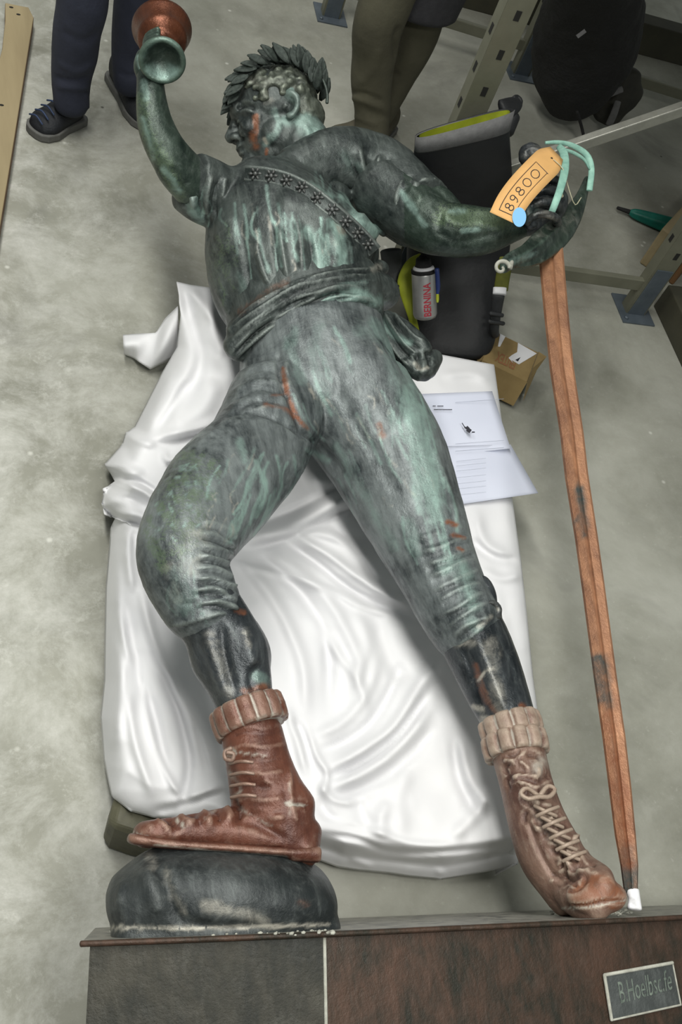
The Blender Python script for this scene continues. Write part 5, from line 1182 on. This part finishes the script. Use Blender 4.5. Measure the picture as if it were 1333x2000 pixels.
# gripping hand: palm and five fingers round the stem
hd = MB()
stc = cupP + ca * .022
pal = stc + cv(-22 * K, -22 * K, -8 * K)
hd.loft([(P(292, 150, .635), 25 * K, 22 * K), (P(287, 130, .65), 27 * K, 20 * K), (P(288, 108, .665), 22 * K, 18 * K)])
cxl = -nrm(cv(1, 0, 0) - ca * (cv(1, 0, 0) @ ca)); cyl = np.cross(ca, cxl)
def finger(mb, pts, r0, r1): mb.tube(pts, np.linspace(r0, r1, len(pts)), seg=4, n=10)
for i in range(4):
    h_ = .012 + i * .016
    pts = [stc + ca * (h_ - .012) + nrm(cxl * math.cos(a) + cyl * math.sin(a)) * 33 * K for a in (-2.6, -1.9, -1.1, -.2, .7, 1.5)]
    finger(hd, pts, 8.5 * K, 6.5 * K)
finger(hd, [P(304, 160, .64), P(322, 156, .65), P(336, 140, .665), P(340, 120, .68)], 9 * K, 7 * K)
hs = [([(276, 108), (284, 140), (296, 162)], 3, -3), ([(288, 120), (296, 148), (306, 164)], 3, -3)]
finish('hand', hd, M_arm, .0040, 2, hs, [(R_, [(272, 110), (280, 150)], 7, 1.0), (R_, [(290, 130), (302, 160)], 5, .9)])

# --- sword: copper blade, leaf guard with scroll, strap bows
sw = MB()
bl = [((1075, 476), 24, .545), ((1086, 600), 23.5, .54), ((1098, 720), 23, .53), ((1118, 850), 22.5, .52), ((1127, 930), 22.5, .515), ((1146, 1050), 22, .51), ((1160, 1150), 22, .505), ((1172, 1240), 22, .50), ((1184, 1330), 22, .50), ((1200, 1440), 22, .49), ((1212, 1540), 21.5, .485), ((1222, 1630), 20, .48), ((1230, 1690), 17, .475), ((1233, 1744), 13, .47)]
C = [(P(*p, z), a * mpp(P(*p, z))) for p, a, z in bl]
rs = []
for i, (c_, a) in enumerate(C):
    t = nrm(C[min(i + 1, len(C) - 1)][0] - C[max(i - 1, 0)][0]); v_ = nrm(CAM - c_); w_ = nrm(np.cross(t, v_)); n_ = np.cross(w_, t)
    if n_ @ v_ < 0: n_ = -n_
    rs.append([c_ + w_ * x * a + n_ * y for x, y in ((-1, 0), (-.86, .0050), (-.22, .0085), (-.05, .0055), (.16, .0085), (.82, .0050), (1, 0), (.82, -.005), (0, -.008), (-.86, -.005))])
sub = []
for i in range(len(rs) - 1):
    for k_ in range(8): sub.append([a * (1 - k_ / 8) + b_ * k_ / 8 for a, b_ in zip(rs[i], rs[i + 1])])
sub.append(rs[-1]); sw.rings(sub)
blade = mk('sword_blade', sw, M_copper, ST, smooth=False, paint=paintmap(np.array(sw.v), [
    (R_, [(1130, 950), (1138, 1000), (1142, 1040)], 8, 1.5), (R_, [(1125, 1010), (1122, 1030)], 6, 1.2), (R_, [(1166, 1290), (1180, 1330), (1186, 1370)], 19, 1.9), (R_, [(1150, 1010), (1156, 1020)], 5, 1.0),
    (G_, [(1180, 1390), (1204, 1500), (1228, 1680)], 22, .95), (G_, [(1075, 620), (1082, 660)], 8, .5), (G_, [(1056, 520), (1090, 760), (1150, 1200)], 6, .4), (R_, [(1195, 1440), (1208, 1560)], 8, .7), (R_, [(1228, 1660), (1233, 1744)], 22, 1.1), (R_, [(1064, 640), (1068, 650)], 6, .5)]))
blade['label'] = 'long straight copper blade with dark green patches'
wrp = MB(); wrp.loft([S(1236, 1738, .472, 13, 12), S(1240, 1758, .47, 12, 12), S(1240, 1776, .468, 15, 11)], ex=3, rnd=.2)
w_ = finish('paper_wrap', wrp, M_white, .003, 1, [([(1230, 1750), (1246, 1756)], 3, 3), ([(1232, 1766), (1244, 1770)], 3, -3)], parent=blade)
gd = MB()
gd.loft([S(984, 526, .585, 9, 9), S(996, 512, .58, 17, 10), S(1030, 500, .575, 24, 10), S(1060, 480, .57, 30, 11), S(1092, 452, .565, 29, 11), S(1118, 420, .565, 21, 10), S(1136, 385, .565, 12, 9), S(1148, 350, .57, 7, 7)])
gs = [([(1000, 508), (1050, 480), (1105, 430)], 5, 5), ([(1010, 520), (1060, 500), (1110, 450)], 7, -4)]
g_ = finish('sword_guard', gd, M_arm, .0042, 2, gs, [(R_, [(1000, 512), (1040, 495)], 9, .75), (A_, [(1040, 450), (1120, 430)], 20, .3)])
sc_ = MB(); c0 = P(980, 524, .60); k = mpp(c0)
pts = [c0 + cv(math.cos(a) * (17 - 2.2 * a) * k, math.sin(a) * (17 - 2.2 * a) * k, .2 * a * k) for a in np.linspace(0, 6.9, 22)]
sc_.tube([P(1000, 512, .588)] + pts, np.linspace(4.6, 2.6, 23) * k, seg=2); o = mk('scroll', sc_, M_dust, g_)
sb = MB()
def strapP(pts, w0, z0): return [(P(x, y, z), w * mpp(P(x, y, z)), .0035) for (x, y), z, w in zip(pts, z0, w0)]
sb.loft(strapP([(1152, 372), (1156, 330), (1146, 302), (1118, 284), (1090, 278), (1066, 279)], [6, 6, 6, 5, 4, 3], [.60, .62, .635, .645, .645, .64]), rnd=.2)
sb.loft(strapP([(1092, 286), (1102, 300), (1104, 330), (1096, 366), (1084, 400), (1074, 425)], [6, 8, 8, 7.5, 7, 6], [.64, .655, .665, .66, .64, .61]), rnd=.2)
sb.loft(strapP([(1102, 292), (1122, 299), (1142, 312), (1152, 330)], [3, 3.5, 3, 2], [.65, .645, .635, .62]), rnd=.2)
o = mk('knuckle_bow', sb, M_verd, g_); o['label'] = 'light green strap bows of the hilt'
gp = MB(); gp.loft([S(1080, 470, .56, 13, 12), S(1072, 430, .565, 14, 13), S(1062, 370, .575, 14, 13), S(1052, 320, .585, 14, 13)])
gp.loft([S(1048, 312, .59, 20, 16), S(1036, 302, .59, 24, 18), S(1028, 312, .585, 16, 14)])
finish('hilt', gp, M_dark, .004, 2, [([(1022, 300), (1040, 290), (1060, 296)], 4, 4), ([(1030, 312), (1050, 300)], 4, -4)], [(A_, [(1030, 300), (1050, 296)], 12, .5)])
hd = MB()
hd.loft([S(1018, 432, .56, 32, 26), S(1048, 418, .575, 38, 24), S(1072, 398, .59, 38, 22), S(1084, 380, .592, 30, 20)])
for i, (y0, r_) in enumerate(((352, 10), (374, 11), (398, 11), (422, 10))):
    hd.tube([P(1096 - i * 2, y0 + 14, .59), P(1092 - i * 3, y0 + 2, .625), P(1068 - i * 3, y0 - 4, .632), P(1046 - i * 3, y0 + 4, .615), P(1040 - i * 3, y0 + 14, .59)], np.linspace(r_, r_ - 3, 5) * .00125, seg=3)
hd.tube([P(1040, 440, .58), P(1030, 410, .605), P(1034, 380, .62), P(1044, 356, .622)], np.array([13, 12, 10, 8]) * .00125, seg=4)
finish('hand', hd, M_dark, .004, 2, [([(1045, 425), (1080, 418)], 3, -3)], [(A_, [(1060, 420), (1090, 440)], 24, .35), (R_, [(1010, 440), (1040, 410)], 14, .5)])

# ------------------------------------------------------------------ inventory tag tied to the hilt
tc = catmull(np.array([(985, 427), (1000, 396), (1022, 366), (1052, 334), (1088, 299)], float), 6)
tz = np.linspace(.635, .665, len(tc)) + .012 * np.sin(np.linspace(0, math.pi, len(tc)))
def tagpt(u, v, off=0.0):
    """u along the tag 0..1, v across -1..1"""
    i = min(max(u, 0), 1) * (len(tc) - 1); a = int(min(i, len(tc) - 2)); f = i - a
    p = tc[a] * (1 - f) + tc[a + 1] * f; t = nrm(tc[a + 1] - tc[a]); n_ = np.array([t[1], -t[0]]); hw = 30.5
    z = tz[a] * (1 - f) + tz[a + 1] * f
    w = P(p[0] + n_[0] * hw * v, p[1] + n_[1] * hw * v, z); return w + nrm(CAM - w) * off
G = []
for i in range(25):
    u = i / 24; k_ = 1 - max(0, (u - .90) / .10) * .42; G.append([tagpt(u, v * k_) for v in (-1, -.5, 0, .5, 1)])
mb = MB(); mb.grid(np.array(G)); TG = mk('inventory_tag', mb, M_tag); tag(TG, 'curved orange card tag numbered 89800 hanging on the sword hilt', 'tag')
TG.modifiers.new('t', 'SOLIDIFY').thickness = .0008
mb = MB(); nv = nrm(CAM - P(1030, 370, .65))
fr = [tagpt(u, .52, .0008) for u in np.linspace(.09, .80, 14)] + [tagpt(.80, v, .0008) for v in (.3, 0, -.3, -.58)]
ribbon(mb, fr, .0016, nv)
ribbon(mb, [tagpt(u, -.50, .0008) for u in np.linspace(.80, .24, 12)], .0013, nv)
ribbon(mb, [tagpt(.09, v, .0008) for v in (.52, .2, 0, -.35)], .0018, nv)
mk('printed_frame', mb, M_ink, TG, smooth=False)
mb = MB()
def dg(ch, u0, du=.052, hv=.30):
    def E_(cx_, cy_, rx, ry, a0=0, a1=2 * math.pi, n=16): return [(cx_ + rx * math.cos(t), cy_ + ry * math.sin(t)) for t in np.linspace(a0, a1, n)]
    if ch == '0': L_ = [E_(0, 0, .85, .95)]
    elif ch == '8': L_ = [E_(0.05, .48, .58, .45), E_(0, -.48, .78, .50)]
    else: L_ = [E_(0, .42, .62, .50), [(.6, .5), (.55, 0), (.35, -.6), (-.1, -.95), (-.4, -.85)]]
    for l in L_: ribbon(mb, [tagpt(u0 + x * du, y * hv, .0008) for x, y in l], .0021, nv)
for ch, u0 in zip('89800', (.185, .315, .44, .575, .705)): dg(ch, u0)
mk('handwritten_number', mb, M_ink, TG, smooth=False)
mb = MB(); c0 = tagpt(.93, -.02, .001); k = mpp(c0); mb.ell(c0, (cv(2.4 * k, 0, 0), cv(0, 2.4 * k, 0), cv(0, 0, .4 * k)), 10, 4); mk('punched_hole', mb, M_hole, TG)
mb = MB(); c0 = P(1015, 424, .648); k = mpp(c0); c0 = c0 + nv * .003
mb.prism([c0 + cv(13.5 * k * math.cos(a), 19 * k * math.sin(a), 0) for a in np.linspace(0, 2 * math.pi, 28, endpoint=False)], nv * .0008)
tag(mk('round_sticker', mb, M_sticker, TG, smooth=False), 'round light blue sticker', None)
mb = MB(); mb.tube([P(1082, 312, .668), P(1100, 330, .668), P(1112, 370, .64), P(1124, 400, .61), P(1136, 386, .60)], .0013)
mb.tube([P(1100, 366, .65), P(1096, 376, .645), P(1098, 384, .64)], .005); mk('twine', mb, M_string, TG)
